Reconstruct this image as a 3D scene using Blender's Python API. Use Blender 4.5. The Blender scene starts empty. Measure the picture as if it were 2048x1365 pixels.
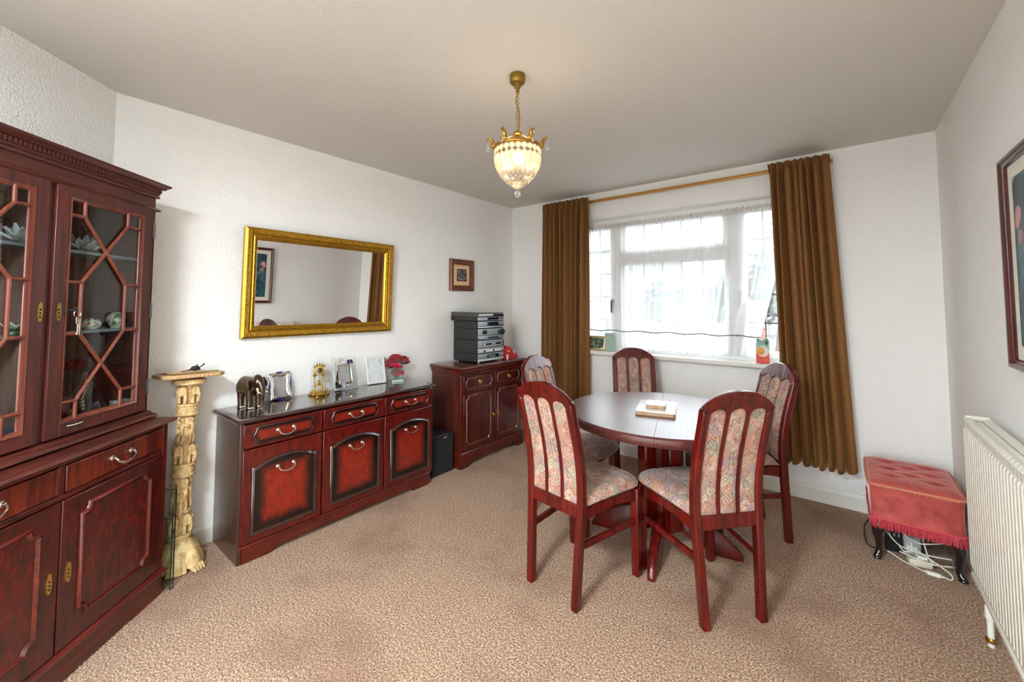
import bpy, bmesh, math, random
from mathutils import Vector, Matrix
random.seed(7)
S = bpy.context.scene
COL = S.collection
PI = math.pi
R = math.radians
sin, cos = math.sin, math.cos
W, H, YR = 3.285, 2.40, -5.0             # room width, ceiling height, rear wall
TH = R(42.5)                             # angle of the diagonal wall
D2 = Vector((sin(TH), -cos(TH))); N2 = Vector((cos(TH), sin(TH)))

# ------------------------------------------------------------------ camera
cd = bpy.data.cameras.new('camera'); cam = bpy.data.objects.new('camera', cd); COL.objects.link(cam)
cd.sensor_fit = 'HORIZONTAL'; cd.sensor_width = 36
cd.lens = 827.99 / 2048 * 36
cd.shift_x = (1024 - 1008.996) / 2048
cd.shift_y = -(682.5 - 567.62) / 2048
cd.clip_start = 0.02; cd.clip_end = 300
cam.location = (2.8038, -3.5908, 1.3328)
cam.rotation_euler = (Matrix.Rotation(R(39.0807), 3, 'Z') @ Matrix.Rotation(R(90 + 2.9142), 3, 'X') @ Matrix.Rotation(R(0.0827), 3, 'Z')).to_euler()
S.camera = cam

# ------------------------------------------------------------------ world and daylight
wd = bpy.data.worlds.new('overcast_sky'); S.world = wd; wd.use_nodes = True
bg = wd.node_tree.nodes['Background']
bg.inputs[0].default_value = (0.88, 0.945, 1.0, 1); bg.inputs[1].default_value = 3.9
def portal(name, loc, rot, sx, sy):
    l = bpy.data.lights.new(name, 'AREA'); l.shape = 'RECTANGLE'; l.size = sx; l.size_y = sy
    l.cycles.is_portal = True
    o = bpy.data.objects.new(name, l); o.location = loc; o.rotation_euler = rot; COL.objects.link(o)
portal('window_daylight', (1.68, 0.22, 1.52), (R(-90), 0, 0), 2.05, 1.3)
gl = bpy.data.lights.new('added_door_fill', 'AREA'); gl.shape = 'RECTANGLE'; gl.size = 1.3; gl.size_y = 2.0; gl.energy = 10; gl.color = (.90, .96, 1.0)  # fill light added at the rear doors to brighten the room
go = bpy.data.objects.new('added_door_fill', gl); go.location = (2.45, YR - .02, 1.08); go.rotation_euler = (R(90), 0, 0); COL.objects.link(go)
# fill lamp added behind the camera to brighten the room (its fitting is built with the other lamps below)
RLX, RLY = 2.05, -4.25
rl2 = bpy.data.lights.new('added_rear_fill', 'AREA'); rl2.shape = 'DISK'; rl2.size = .44; rl2.energy = 46; rl2.color = (.88, .95, 1.0)
ro2 = bpy.data.objects.new('added_rear_fill', rl2); ro2.location = (RLX, RLY, 2.300); COL.objects.link(ro2)
S.view_settings.view_transform = 'Standard'
try: S.view_settings.look = 'None'
except Exception: pass
S.view_settings.gamma = 1.0
S.view_settings.use_curve_mapping = False
S.view_settings.exposure = 1.42
S.cycles.max_bounces = 10; S.cycles.diffuse_bounces = 6; S.cycles.glossy_bounces = 5
S.cycles.transmission_bounces = 6; S.cycles.transparent_max_bounces = 24
S.cycles.caustics_reflective = False; S.cycles.caustics_refractive = False
S.cycles.sample_clamp_indirect = 6.0
S.cycles.use_denoising = True

# ------------------------------------------------------------------ mesh helpers
class MB:
    def __init__(s): s.v = []; s.f = []
    def q(s, vs, fs):
        b = len(s.v); s.v += [tuple(p) for p in vs]; s.f += [tuple(i + b for i in f) for f in fs]; return s
    def box(s, x0, y0, z0, x1, y1, z1):
        return s.q([(x0,y0,z0),(x1,y0,z0),(x1,y1,z0),(x0,y1,z0),(x0,y0,z1),(x1,y0,z1),(x1,y1,z1),(x0,y1,z1)],
                   [(0,3,2,1),(4,5,6,7),(0,1,5,4),(1,2,6,5),(2,3,7,6),(3,0,4,7)])
    def loft(s, rings, caps=True, closed=True):
        n = len(rings[0]); b = len(s.v)
        for r in rings: s.v += [tuple(p) for p in r]
        m = n if closed else n - 1
        for i in range(len(rings) - 1):
            for j in range(m):
                k = (j + 1) % n
                s.f.append((b+i*n+j, b+i*n+k, b+(i+1)*n+k, b+(i+1)*n+j))
        if caps and closed:
            s.f.append(tuple(b + j for j in reversed(range(n))))
            s.f.append(tuple(b + (len(rings)-1)*n + j for j in range(n)))
        return s
    def lathe(s, prof, n=24, c=(0,0,0), caps=True, sx=1, sy=1):
        return s.loft([[(c[0]+r*sx*cos(2*PI*j/n), c[1]+r*sy*sin(2*PI*j/n), c[2]+z) for j in range(n)] for r, z in prof], caps)
    def ell(s, c, r, n=14, m=8, rot=None):
        if not hasattr(r, '__len__'): r = (r, r, r)
        rings = []
        for i in range(m + 1):
            a = -PI/2 + PI*i/m; rr = max(cos(a), 0.02)
            ring = []
            for j in range(n):
                p = Vector((r[0]*rr*cos(2*PI*j/n), r[1]*rr*sin(2*PI*j/n), r[2]*sin(a)))
                if rot is not None: p = rot @ p
                ring.append(p + Vector(c))
            rings.append(ring)
        return s.loft(rings)
    def tube(s, pts, r, n=8, caps=True, flat=1.0):
        pts = [Vector(p) for p in pts]; k = len(pts)
        rr = r if hasattr(r, '__len__') else [r]*k
        t0 = (pts[1]-pts[0]).normalized()
        u = t0.orthogonal().normalized(); rings = []
        for i, p in enumerate(pts):
            t = (pts[min(i+1,k-1)] - pts[max(i-1,0)]).normalized()
            u = (u - t*u.dot(t)); u = u.normalized() if u.length > 1e-6 else t.orthogonal().normalized()
            w = t.cross(u)
            rings.append([p + (u*cos(2*PI*j/n) + w*sin(2*PI*j/n)*flat)*rr[i] for j in range(n)])
        return s.loft(rings, caps)
    def torus(s, c, R0, r, n=20, m=8, ax='z', squash=1.0):
        rings = []
        for i in range(n + 1):
            a = 2*PI*i/n; ring = []
            for j in range(m):
                b = 2*PI*j/m; x = (R0 + r*cos(b))*cos(a); y = (R0 + r*cos(b))*sin(a)*squash; z = r*sin(b)
                ring.append({'z':(x,y,z),'y':(x,z,y),'x':(z,x,y)}[ax])
            rings.append([(p[0]+c[0],p[1]+c[1],p[2]+c[2]) for p in ring])
        return s.loft(rings, caps=False)
    def grid(s, fn, nu, nv):
        b = len(s.v)
        for i in range(nu + 1):
            for j in range(nv + 1): s.v.append(tuple(fn(i/nu, j/nv)))
        for i in range(nu):
            for j in range(nv):
                a = b + i*(nv+1) + j
                s.f.append((a, a+nv+1, a+nv+2, a+1))
        return s
    def prism(s, poly, mapf, h0, h1):
        n = len(poly); b = len(s.v)
        s.v += [tuple(mapf(u, v, h0)) for u, v in poly] + [tuple(mapf(u, v, h1)) for u, v in poly]
        s.f.append(tuple(b + i for i in reversed(range(n)))); s.f.append(tuple(b + n + i for i in range(n)))
        for i in range(n):
            j = (i+1) % n; s.f.append((b+i, b+j, b+n+j, b+n+i))
        return s
    def sweep(s, pts, prof, mapf, closed=True, closeprof=False):
        P = [Vector(p) for p in pts]; n = len(P); rings = []
        for i in range(n):
            a = P[i] - P[i-1] if (closed or i > 0) else P[1] - P[0]
            b = P[(i+1) % n] - P[i] if (closed or i < n-1) else P[i] - P[i-1]
            a.normalize(); b.normalize()
            na = Vector((-a.y, a.x)); nb = Vector((-b.y, b.x)); m = na + nb
            if m.length < 1e-4: m = na.copy()
            m.normalize(); k = 1 / max(m.dot(na), 0.35)
            rings.append([mapf(P[i].x + m.x*o*k, P[i].y + m.y*o*k, h) for o, h in prof])
        if closed: rings.append(rings[0])
        return s.loft(rings, caps=False, closed=closeprof) if not (closeprof and not closed) else s.loft(rings, caps=True, closed=True)
    def xf(s, M):
        s.v = [tuple(M @ Vector(p)) for p in s.v]; return s

def obj(name, mb, mat, parent=None, smooth=35, bevel=0, kind=None, label=None, mods=()):
    me = bpy.data.meshes.new(name); me.from_pydata(mb.v, [], mb.f); 
    bm = bmesh.new(); bm.from_mesh(me); bmesh.ops.recalc_face_normals(bm, faces=bm.faces); bm.to_mesh(me); bm.free()
    me.materials.append(mat)
    if smooth:
        for p in me.polygons: p.use_smooth = True
        if smooth < 180: me.set_sharp_from_angle(angle=R(smooth))
    o = bpy.data.objects.new(name, me); COL.objects.link(o)
    if parent is not None: o.parent = parent
    if bevel:
        b = o.modifiers.new('edge', 'BEVEL'); b.width = bevel; b.segments = 2; b.limit_method = 'ANGLE'; b.angle_limit = R(40)
    for t, kw in mods:
        m = o.modifiers.new(t.lower(), t)
        for k, v in kw.items(): setattr(m, k, v)
    if kind: o['kind'] = kind
    if label: o['label'] = label
    return o
def tag(o, label, cat, group=None, kind=None):
    o['label'] = label; o['category'] = cat
    if group: o['group'] = group
    if kind: o['kind'] = kind
    return o
def thing(name, label, cat, loc=(0,0,0), rz=0, group=None, rot=None):
    o = bpy.data.objects.new(name, None); COL.objects.link(o); o.empty_display_size = 0.05
    o.location = loc; o.rotation_euler = rot if rot else (0, 0, rz)
    return tag(o, label, cat, group)
def dup(o, loc=None, parent=None, rot=None, scale=None):
    c = o.copy(); COL.objects.link(c); c.parent = parent if parent is not None else o.parent
    if loc is not None: c.location = loc
    if rot is not None: c.rotation_euler = rot
    if scale is not None: c.scale = scale
    return c
def structure(o, label, cat):
    return tag(o, label, cat, kind='structure')
ID = lambda u, v, h: (u, v, h)
FRONT = lambda y: (lambda u, v, h: (u, y - h, v))          # furniture front: plane y, relief towards -y
SMOOTHREM = lambda vox: (('REMESH', dict(mode='VOXEL', voxel_size=vox, use_smooth_shade=True)), ('SMOOTH', dict(factor=0.5, iterations=2)))

# ------------------------------------------------------------------ material helpers
def c3(r, g, b):
    f = lambda x: (x/255/12.92) if x/255 <= .04045 else ((x/255+.055)/1.055)**2.4
    return (f(r), f(g), f(b), 1)
class NT:
    def __init__(s, name):
        s.m = bpy.data.materials.new(name); s.m.use_nodes = True; s.t = s.m.node_tree; s.N = s.t.nodes; s.L = s.t.links
        s.b = s.N['Principled BSDF']; s.out = s.N['Material Output']
    def n(s, typ, **kw):
        x = s.N.new(typ)
        for k, v in kw.items(): setattr(x, k, v)
        return x
    def i(s, node, key, val):
        if hasattr(val, 'is_linked') or isinstance(val, bpy.types.NodeSocket): s.L.new(val, node.inputs[key])
        else: node.inputs[key].default_value = val
    def coord(s, kind='Object', scale=(1,1,1), rot=(0,0,0)):
        t = s.n('ShaderNodeTexCoord'); m = s.n('ShaderNodeMapping')
        s.L.new(t.outputs[kind], m.inputs[0]); m.inputs['Scale'].default_value = scale; m.inputs['Rotation'].default_value = rot
        return m.outputs[0]
    def noise(s, vec, scale=5, detail=3, rough=.5, dist=0):
        x = s.n('ShaderNodeTexNoise'); s.L.new(vec, x.inputs['Vector']); x.inputs['Scale'].default_value = scale
        x.inputs['Detail'].default_value = detail; x.inputs['Roughness'].default_value = rough; x.inputs['Distortion'].default_value = dist
        return x.outputs['Fac']
    def ramp(s, fac, stops, interp='LINEAR'):
        x = s.n('ShaderNodeValToRGB'); s.L.new(fac, x.inputs[0]); e = x.color_ramp.elements; x.color_ramp.interpolation = interp
        while len(e) < len(stops): e.new(0.5)
        for k, (p, c) in enumerate(stops): e[k].position = p; e[k].color = c
        return x.outputs[0]
    def mix(s, fac, a, b, mode='MIX'):
        x = s.n('ShaderNodeMix', data_type='RGBA', blend_type=mode)
        s.i(x, 0, fac); s.i(x, 6, a); s.i(x, 7, b); return x.outputs[2]
    def math(s, op, a, b=0.0):
        x = s.n('ShaderNodeMath', operation=op); s.i(x, 0, a); s.i(x, 1, b); return x.outputs[0]
    def bump(s, h, strength=.3, dist=.01):
        x = s.n('ShaderNodeBump'); s.L.new(h, x.inputs['Height']); x.inputs['Strength'].default_value = strength; x.inputs['Distance'].default_value = dist
        s.L.new(x.outputs[0], s.b.inputs['Normal'])
    def set(s, **kw):
        names = dict(col='Base Color', rough='Roughness', metal='Metallic', spec='Specular IOR Level', coat='Coat Weight', coatr='Coat Roughness',
                     sheen='Sheen Weight', sheenr='Sheen Roughness', trans='Transmission Weight', ior='IOR', emit='Emission Color', es='Emission Strength', alpha='Alpha', aniso='Anisotropic', sheent='Sheen Tint')
        for k, v in kw.items(): s.i(s.b, names[k], v)
        return s
def flat(name, col, rough=.5, metal=0, **kw):
    t = NT(name); t.set(col=col, rough=rough, metal=metal, **kw)
    # faint mottling so that no surface is perfectly even
    f = t.noise(t.coord(scale=(1,1,1)), 60, 2); d = tuple(x*.88 for x in col[:3]) + (1,)
    t.set(col=t.mix(f, d, col)); return t.m
def wood(name, dark, light, rough=.3, axis='z', scale=1.0, coat=.3, streak=(.35, .7), coatr=.12):
    if 'mahog' in name: dark, light = t_light(dark, .62), t_light(light, .78)
    t = NT(name); sc = {'z': (26,26,1.6), 'x': (1.6,26,26), 'y': (26,1.6,26)}[axis]
    v = t.coord(scale=tuple(k*scale for k in sc))
    f = t.noise(v, 2.2, 6, .62, .6); g = t.noise(t.coord(scale=(3,3,1)), 2.5, 3, .5)
    f2 = t.math('MULTIPLY_ADD', f, .8); 
    col = t.ramp(f, [(streak[0], dark), (streak[1], light)])
    col = t.mix(t.ramp(g, [(.35,(0,0,0,1)), (.75,(.45,.45,.45,1))]), col, dark)
    t.set(col=col, rough=rough, coat=coat, coatr=coatr); t.bump(f, .04, .002); return t.m
def lacquer(name, dark, light, rough=.28, scale=1.0):
    dark, light = t_light(dark, .6), t_light(light, .75)
    t = NT(name); f = t.noise(t.coord(scale=(1,1,.3)), 60*scale, 6, .75); g = t.noise(t.coord(), 5*scale, 3, .5)
    col = t.ramp(f, [(.36, dark), (.66, light)]); col = t.mix(t.ramp(g, [(.35,(.22,.22,.22,1)),(.65,(0,0,0,1))]), col, dark)
    t.set(col=col, rough=rough, coat=.35, coatr=.12); return t.m
def sunburst(name, w, h, centre, edge, fall=.06, rough=.3):
    t = NT(name); tc = t.n('ShaderNodeTexCoord'); sp = t.n('ShaderNodeSeparateXYZ'); t.L.new(tc.outputs['Generated'], sp.inputs[0])
    x = t.math('MULTIPLY', t.math('MINIMUM', sp.outputs[0], t.math('SUBTRACT', 1.0, sp.outputs[0])), w)
    z = t.math('MULTIPLY', t.math('MINIMUM', sp.outputs[2], t.math('SUBTRACT', 1.0, sp.outputs[2])), h)
    d = t.math('MINIMUM', x, z); v = t.coord(scale=(14,14,8)); f = t.noise(v, 3, 6, .75, .3)
    d = t.math('ADD', t.math('DIVIDE', d, fall), t.math('MULTIPLY', t.math('SUBTRACT', f, .5), .5))
    col = t.ramp(d, [(.30, edge), (1.0, t_light(centre, .9))])
    col = t.mix(t.ramp(f, [(.38,(.75,.75,.75,1)),(.62,(0,0,0,1))]), col, t.mix(.6, col, edge))
    t.set(col=col, rough=rough, coat=.4, coatr=.1); return t.m
def t_light(c, k): return tuple(x*k for x in c[:3]) + (1,)
def thinglass(name, tint=(1,1,1,1), refl=.9, rough=0.0, ior=1.45):
    t = NT(name); tr = t.n('ShaderNodeBsdfTransparent'); tr.inputs[0].default_value = tint
    gl = t.n('ShaderNodeBsdfGlossy'); gl.inputs['Roughness'].default_value = rough; gl.inputs[0].default_value = (refl,refl,refl,1)
    lw = t.n('ShaderNodeLayerWeight'); lw.inputs[0].default_value = .5; f0 = ((ior-1)/(ior+1))**2; mx = t.n('ShaderNodeMixShader')
    fz = t.math('ADD', t.math('MULTIPLY', t.math('POWER', lw.outputs['Facing'], 5.0), 1-f0), f0)
    t.L.new(fz, mx.inputs[0]); t.L.new(tr.outputs[0], mx.inputs[1]); t.L.new(gl.outputs[0], mx.inputs[2]); t.L.new(mx.outputs[0], t.out.inputs[0])
    return t.m
def cloth_mix(name, col, transp, transl=.5):
    t = NT(name); d = t.n('ShaderNodeBsdfDiffuse'); d.inputs[0].default_value = col; l = t.n('ShaderNodeBsdfTranslucent'); l.inputs[0].default_value = col
    a = t.n('ShaderNodeMixShader'); a.inputs[0].default_value = transl; t.L.new(d.outputs[0], a.inputs[1]); t.L.new(l.outputs[0], a.inputs[2])
    tr = t.n('ShaderNodeBsdfTransparent'); b = t.n('ShaderNodeMixShader'); b.inputs[0].default_value = transp
    t.L.new(a.outputs[0], b.inputs[1]); t.L.new(tr.outputs[0], b.inputs[2]); t.L.new(b.outputs[0], t.out.inputs[0]); return t.m
def emitter(name, col, s):
    t = NT(name); t.set(col=(0,0,0,1), emit=col, es=s); return t.m

# ---- surfaces
t = NT('wall_paint'); v = t.coord(); f = t.noise(v, 95, 2, .5); g = t.noise(v, 1.3, 2)
t.set(col=t.mix(g, c3(236,235,231), c3(243,242,239)), rough=.85); t.bump(f, .7, .008); WALL = t.m
t = NT('ceiling_paint'); v = t.coord(); f = t.noise(v, 38, 2, .5, 2.2)
t.set(col=c3(210,207,200), rough=.9); t.bump(f, .22, .006); CEIL = t.m
t = NT('carpet_pile'); v = t.coord(); f = t.noise(v, 140, 2, .6); g = t.noise(v, 1.7, 4, .6); k = t.noise(v, 90, 2, .6)
a = t.ramp(f, [(.32, c3(100,72,52)), (.50, c3(182,145,115)), (.68, c3(242,214,184))])
a = t.mix(t.ramp(g, [(.34,(.55,.55,.55,1)), (.5,(0,0,0,1))]), a, c3(138,98,72)); a = t.mix(t.ramp(k, [(.35,(.35,.35,.35,1)),(.6,(0,0,0,1))]), a, c3(118,84,62))
t.set(col=a, rough=.95, spec=.1, sheen=.15); t.bump(t.math('ADD', f, k), .9, .012); CARPET = t.m
GLOSSW = flat('white_gloss_paint', c3(232,230,222), .35)
UPVC = flat('white_window_plastic', c3(238,239,238), .3)
MDARK = c3(34,8,6); MRED = c3(120,26,14)
MAHO = wood('mahogany_red', c3(38,7,5), c3(122,30,18), .28)
MAHOX = wood('mahogany_red_across', c3(62,14,9), c3(134,40,24), .28, 'x')
MAHOC = wood('mahogany_chair', c3(74,11,7), c3(130,21,12), .26, 'z', .6, coat=.15)
MAHOU = wood('mahogany_brown', c3(74,30,24), c3(116,54,42), .36, 'z', coat=.15)
MAHOUX = wood('mahogany_brown_across', c3(74,30,24), c3(118,54,42), .36, 'x', coat=.15)
MAHOL = wood('mahogany_flame', c3(84,18,10), c3(150,52,24), .26, 'z', .6)
MAHOTOP = wood('mahogany_table_top', c3(84,34,32), c3(120,58,54), .34, 'x', 1.3, coat=.45, coatr=.33)
MAHOD = wood('mahogany_dark_top', c3(40,20,17), c3(70,38,32), .22, 'y', coat=1.0, coatr=.06)
MAHODX = wood('mahogany_dark_top_across', c3(40,20,17), c3(70,38,32), .22, 'x', coat=1.0, coatr=.06)
MSIDE = wood('mahogany_side_panel', c3(60,34,26), c3(92,58,46), .3, 'z', coat=.6, coatr=.15)
EBON = flat('ebonised_moulding', c3(30,10,9), .18, coat=.8)
BRASS = flat('polished_brass', c3(214,178,96), .22, 1.0)
ANTB = flat('antique_brass', c3(170,132,60), .35, 1.0)
CHROME = flat('bright_nickel', c3(220,216,205), .15, 1.0)
SILVER = flat('silver_plate', c3(225,222,216), .12, 1.0)
t = NT('gilt_frame'); f = t.noise(t.coord(scale=(2,2,2)), 40, 4, .6)
t.set(col=t.ramp(f, [(.3, c3(150,104,24)), (.7, c3(222,172,62))]), rough=.34, metal=.85); GILT = t.m
t = NT('mirror_silvering'); t.set(col=(.93,.93,.92,1), metal=1, rough=.0); MIRROR = t.m
GLASS = thinglass('clear_glass'); GLASSG = thinglass('greenish_glass', (.94,.975,.96,1)); GLASSEDGE = flat('green_glass_edge', c3(24,44,38), .15)
PANE = thinglass('window_glass', (.97,.985,.98,1), .8); CABG = thinglass('cabinet_glass', (.9,.94,.94,1), .9, 0.0, 1.7)
t = NT('crystal'); t.set(col=(1,1,1,1), rough=.02, trans=1.0, ior=1.5); CRYSTAL = t.m
BLACKPL = flat('black_plastic', c3(26,28,28), .35); DARKMET = flat('dark_grey_metal', c3(44,48,46), .4, .2)
GREYPL = flat('silver_grey_plastic', c3(150,156,160), .32, .25); LIGHTPL = flat('pale_silver_plastic', c3(190,194,196), .3, .3)
DISP = flat('display_window', c3(14,20,26), .08); WHITEPL = flat('white_plastic', c3(228,226,218), .4)
BLACKGL = flat('black_lacquer', c3(10,9,9), .12, coat=1.0); GRILLE = flat('speaker_cloth', c3(20,22,22), .85)
PAPER = flat('white_card', c3(236,234,228), .7); GREYPRINT = None
def upholstery(name, warm):
    t = NT(name); v = t.coord(scale=(1,1,1), rot=(R(20), R(35), R(45)))
    vo = t.n('ShaderNodeTexVoronoi', distance='CHEBYCHEV'); t.L.new(v, vo.inputs['Vector']); vo.inputs['Scale'].default_value = 29; vo.inputs['Randomness'].default_value = .8
    rnd = t.n('ShaderNodeSeparateColor'); t.L.new(vo.outputs['Color'], rnd.inputs[0])
    k = lambda a: tuple(x*warm for x in a[:3]) + (1,)
    base = t.ramp(rnd.outputs[0], [(0, k(c3(178,138,118))), (.2, k(c3(150,142,124))), (.4, k(c3(186,152,136))), (.6, k(c3(154,132,134))), (.8, k(c3(172,126,106)))], 'CONSTANT')
    ring = t.math('SINE', t.math('MULTIPLY', vo.outputs['Distance'], 21.0))
    lines = t.ramp(ring, [(.62,(0,0,0,1)), (.72,(1,1,1,1))])
    lc = t.ramp(rnd.outputs[1], [(0, k(c3(104,58,52))), (.3, k(c3(122,74,60))), (.5, k(c3(214,198,164))), (.7, k(c3(92,66,74))), (.88, k(c3(190,136,96)))], 'CONSTANT')
    pick = t.math('GREATER_THAN', rnd.outputs[2], .30)
    lf = t.math('MULTIPLY', t.math('MULTIPLY', lines, pick), .85)
    col = t.mix(lf, base, lc)
    v2 = t.n('ShaderNodeTexVoronoi', distance='MANHATTAN'); t.L.new(v, v2.inputs['Vector']); v2.inputs['Scale'].default_value = 62
    l2 = t.ramp(t.math('SINE', t.math('MULTIPLY', v2.outputs['Distance'], 16.0)), [(.72,(0,0,0,1)), (.80,(.7,.7,.7,1))]); r2 = t.n('ShaderNodeSeparateColor'); t.L.new(v2.outputs['Color'], r2.inputs[0])
    col = t.mix(t.math('MULTIPLY', l2, t.math('GREATER_THAN', r2.outputs[0], .55)), col, t.mix(t.math('GREATER_THAN', r2.outputs[1], .5), k(c3(112,70,62)), k(c3(216,190,158))))
    n2 = t.noise(t.coord(), 34, 3, .6, 1.5); col = t.mix(t.ramp(n2, [(.56,(0,0,0,1)),(.6,(.6,.6,.6,1))]), col, k(c3(164,116,108)))
    n3 = t.noise(t.coord(), 21, 3, .6, 2.5); col = t.mix(t.ramp(n3, [(.60,(0,0,0,1)),(.63,(.55,.55,.55,1))]), col, k(c3(126,122,116)))
    t.set(col=col, rough=.9, spec=.15, sheen=.2); t.bump(t.noise(t.coord(), 420, 1), .25, .002); return t.m
FABRIC = upholstery('woven_pink_upholstery', 1.0)
t = NT('curtain_velvet'); f = t.noise(t.coord(scale=(1,1,.6)), 160, 3, .6)
t.set(col=t.ramp(f, [(.3, c3(114,76,42)), (.7, c3(140,97,56))]), rough=.8, spec=.15, sheen=.35, sheenr=.3, sheent=c3(236,178,110)); VELVET = t.m
t = NT('pink_velvet'); f = t.noise(t.coord(), 14, 3, .6)
t.set(col=t.ramp(f, [(.3, c3(150,62,58)), (.7, c3(196,92,86))]), rough=.7, spec=.2, sheen=.7, sheenr=.4, sheent=c3(255,200,190)); PINKV = t.m
FRINGE = flat('crimson_fringe', c3(182,26,50), .6, sheen=.4); BRAID = flat('peach_braid', c3(206,130,98), .8)
NET = cloth_mix('sheer_net', (.9,.9,.91,1), .56, .6); NETD = cloth_mix('sheer_net_hem', (.84,.84,.85,1), .42, .55)
t = NT('ivory_resin'); f = t.noise(t.coord(), 34, 4, .6)
t.set(col=t.ramp(f, [(.3, c3(176,140,84)), (.65, c3(224,196,144))]), rough=.55); t.bump(t.noise(t.coord(), 110, 3, .6), .5, .004); RESIN = t.m
t = NT('bronze_patina'); f = t.noise(t.coord(), 70, 4, .6)
t.set(col=t.ramp(f, [(.3, c3(34,24,16)), (.6, c3(78,54,36)), (.8, c3(128,100,74))]), rough=.28, metal=.5, coat=.5); t.bump(f, .4, .003); BRONZE = t.m
REDSATIN = flat('red_satin', c3(206,12,32), .4, sheen=.3)
RADW = flat('radiator_enamel', c3(224,221,208), .35)

# ------------------------------------------------------------------ room shell
structure(obj('floor', MB().box(-.2, YR-.3, -.12, W+.2, .02, 0), CARPET, smooth=0), 'speckled brown fitted carpet over the whole room', 'floor')
structure(obj('ceiling', MB().box(-.2, YR-.3, H, W+.2, .3, H+.12), CEIL, smooth=0), 'off-white textured ceiling', 'ceiling')
structure(obj('wall_left', MB().box(-.15, -3.30, 0, 0, .3, H), WALL, smooth=0), 'off-white textured wall with the gilt mirror', 'wall')
structure(obj('wall_right', MB().box(W, YR-.2, 0, W+.15, .3, H), WALL, smooth=0), 'off-white textured wall behind the radiator', 'wall')
WX0, WX1, WZ0, WZ1 = .68, 2.68, .885, 2.154
structure(obj('wall_back', MB().box(0, 0, 0, WX0, .24, H).box(WX1, 0, 0, W, .24, H).box(WX0, 0, 0, WX1, .24, WZ0).box(WX0, 0, WZ1, WX1, .24, H), WALL, smooth=0), 'off-white textured wall around the window', 'wall')
C0 = Vector((0, -3.243)); LD = 2.384
def diag(s, o, z): p = C0 + D2*s + N2*o; return (p.x, p.y, z)
mb = MB(); mb.q([diag(0,0,0), diag(LD,0,0), diag(LD,-.15,0), diag(-.1,-.15,0), diag(0,0,H), diag(LD,0,H), diag(LD,-.15,H), diag(-.1,-.15,H)],
                [(0,1,2,3),(4,7,6,5),(0,4,5,1),(1,5,6,2),(2,6,7,3),(3,7,4,0)])
structure(obj('wall_diagonal', mb, WALL, smooth=0), 'off-white angled wall behind the display cabinet', 'wall')
XE = (C0 + D2*LD).x
structure(obj('wall_rear', MB().box(XE-.1, YR-.2, 0, 1.78, YR, H).box(3.12, YR-.2, 0, W, YR, H).box(1.78, YR-.2, 2.12, 3.12, YR, H), WALL, smooth=0), 'off-white wall with the added glazed doors', 'wall')
def skirting(name, pts, label):
    prof = [(0,0), (-.016,0), (-.016,.082), (-.006,.104), (0,.108)]
    structure(obj(name, MB().sweep(pts, prof, ID, closed=False, closeprof=True), GLOSSW, smooth=0), label, 'baseboard')
skirting('baseboard_back', [(W, 0), (0, 0)][::-1], 'cream painted skirting board under the window')
skirting('baseboard_left', [(0, -3.243), (0, 0)], 'cream painted skirting board behind the sideboard')
skirting('baseboard_right', [(W, 0), (W, YR)], 'cream painted skirting board behind the radiator')
skirting('baseboard_diagonal', [tuple(C0 + D2*LD), tuple(C0)], 'cream painted skirting board behind the display cabinet')
# unseen glazed doors added to the rear wall to let in more light (behind the photographer)
dr = thing('added_door_1', 'white glazed doors added for fill light behind the photographer', 'door', (1.78, YR-.1, 0)); dr['kind'] = 'structure'
obj('door_frame', MB().box(0,-.04,0,.06,.04,2.12).box(1.28,-.04,0,1.34,.04,2.12).box(.06,-.04,2.06,1.28,.04,2.12).box(.64,-.04,0,.70,.04,2.06).box(.06,-.04,0,.64,.04,.14).box(.70,-.04,0,1.28,.04,.14), UPVC, dr)
for x in (.06, .70): obj('pane', MB().box(x,-.004,.14,x+.58,.004,2.06), PANE, dr)

# ------------------------------------------------------------------ window
wn = thing('window_1', 'white three-light window with leaded panes and net curtain', 'window', (0, .13, 0)); wn['kind'] = 'structure'
Y0, Y1 = -.035, .035
fr = MB().box(WX0,Y0,WZ0,WX0+.05,Y1,WZ1).box(WX1-.05,Y0,WZ0,WX1,Y1,WZ1).box(WX0+.05,Y0,WZ0,WX1-.05,Y1,WZ0+.05).box(WX0+.05,Y0,WZ1-.05,WX1-.05,Y1,WZ1)
obj('window_frame', fr, UPVC, wn, bevel=.006)
for x in (1.150, 2.118): obj('mullion', MB().box(x, Y0, WZ0+.05, x+.075, Y1, WZ1-.05), UPVC, wn, bevel=.006)
obj('transom', MB().box(1.225, Y0, 1.735, 2.118, Y1, 1.80), UPVC, wn, bevel=.006)
def sash(x0, x1, z0, z1, nx, nz, w=.045):
    s_ = obj('sash', MB().sweep([(x0,z0),(x1,z0),(x1,z1),(x0,z1)], [(0,-.03),(0,.05),(w-.01,.05),(w,.035),(w,-.03)], lambda u,v,h: (u,-h,v), closeprof=True), UPVC, wn, smooth=20)
    obj('pane', MB().box(x0+w-.005, -.006, z0+w-.005, x1-w+.005, .006, z1-w+.005), PANE, s_)
    for i in range(1, nx):
        x = x0+w + (x1-x0-2*w)*i/nx; obj('lead_bar', MB().box(x-.0045, -.012, z0+w, x+.0045, -.007, z1-w), LEAD, s_)
    for i in range(1, nz):
        z = z0+w + (z1-z0-2*w)*i/nz; obj('lead_bar', MB().box(x0+w, -.012, z-.0045, x1-w, -.007, z+.0045), LEAD, s_)
LEAD = flat('grey_lead', c3(84,86,88), .5)
sash(.73, 1.15, .935, 2.104, 3, 5); sash(2.193, 2.63, .935, 2.104, 3, 5)
sash(1.225, 2.118, 1.80, 2.104, 5, 1); sash(1.225, 2.118, .935, 1.735, 5, 3, .035)
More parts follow.
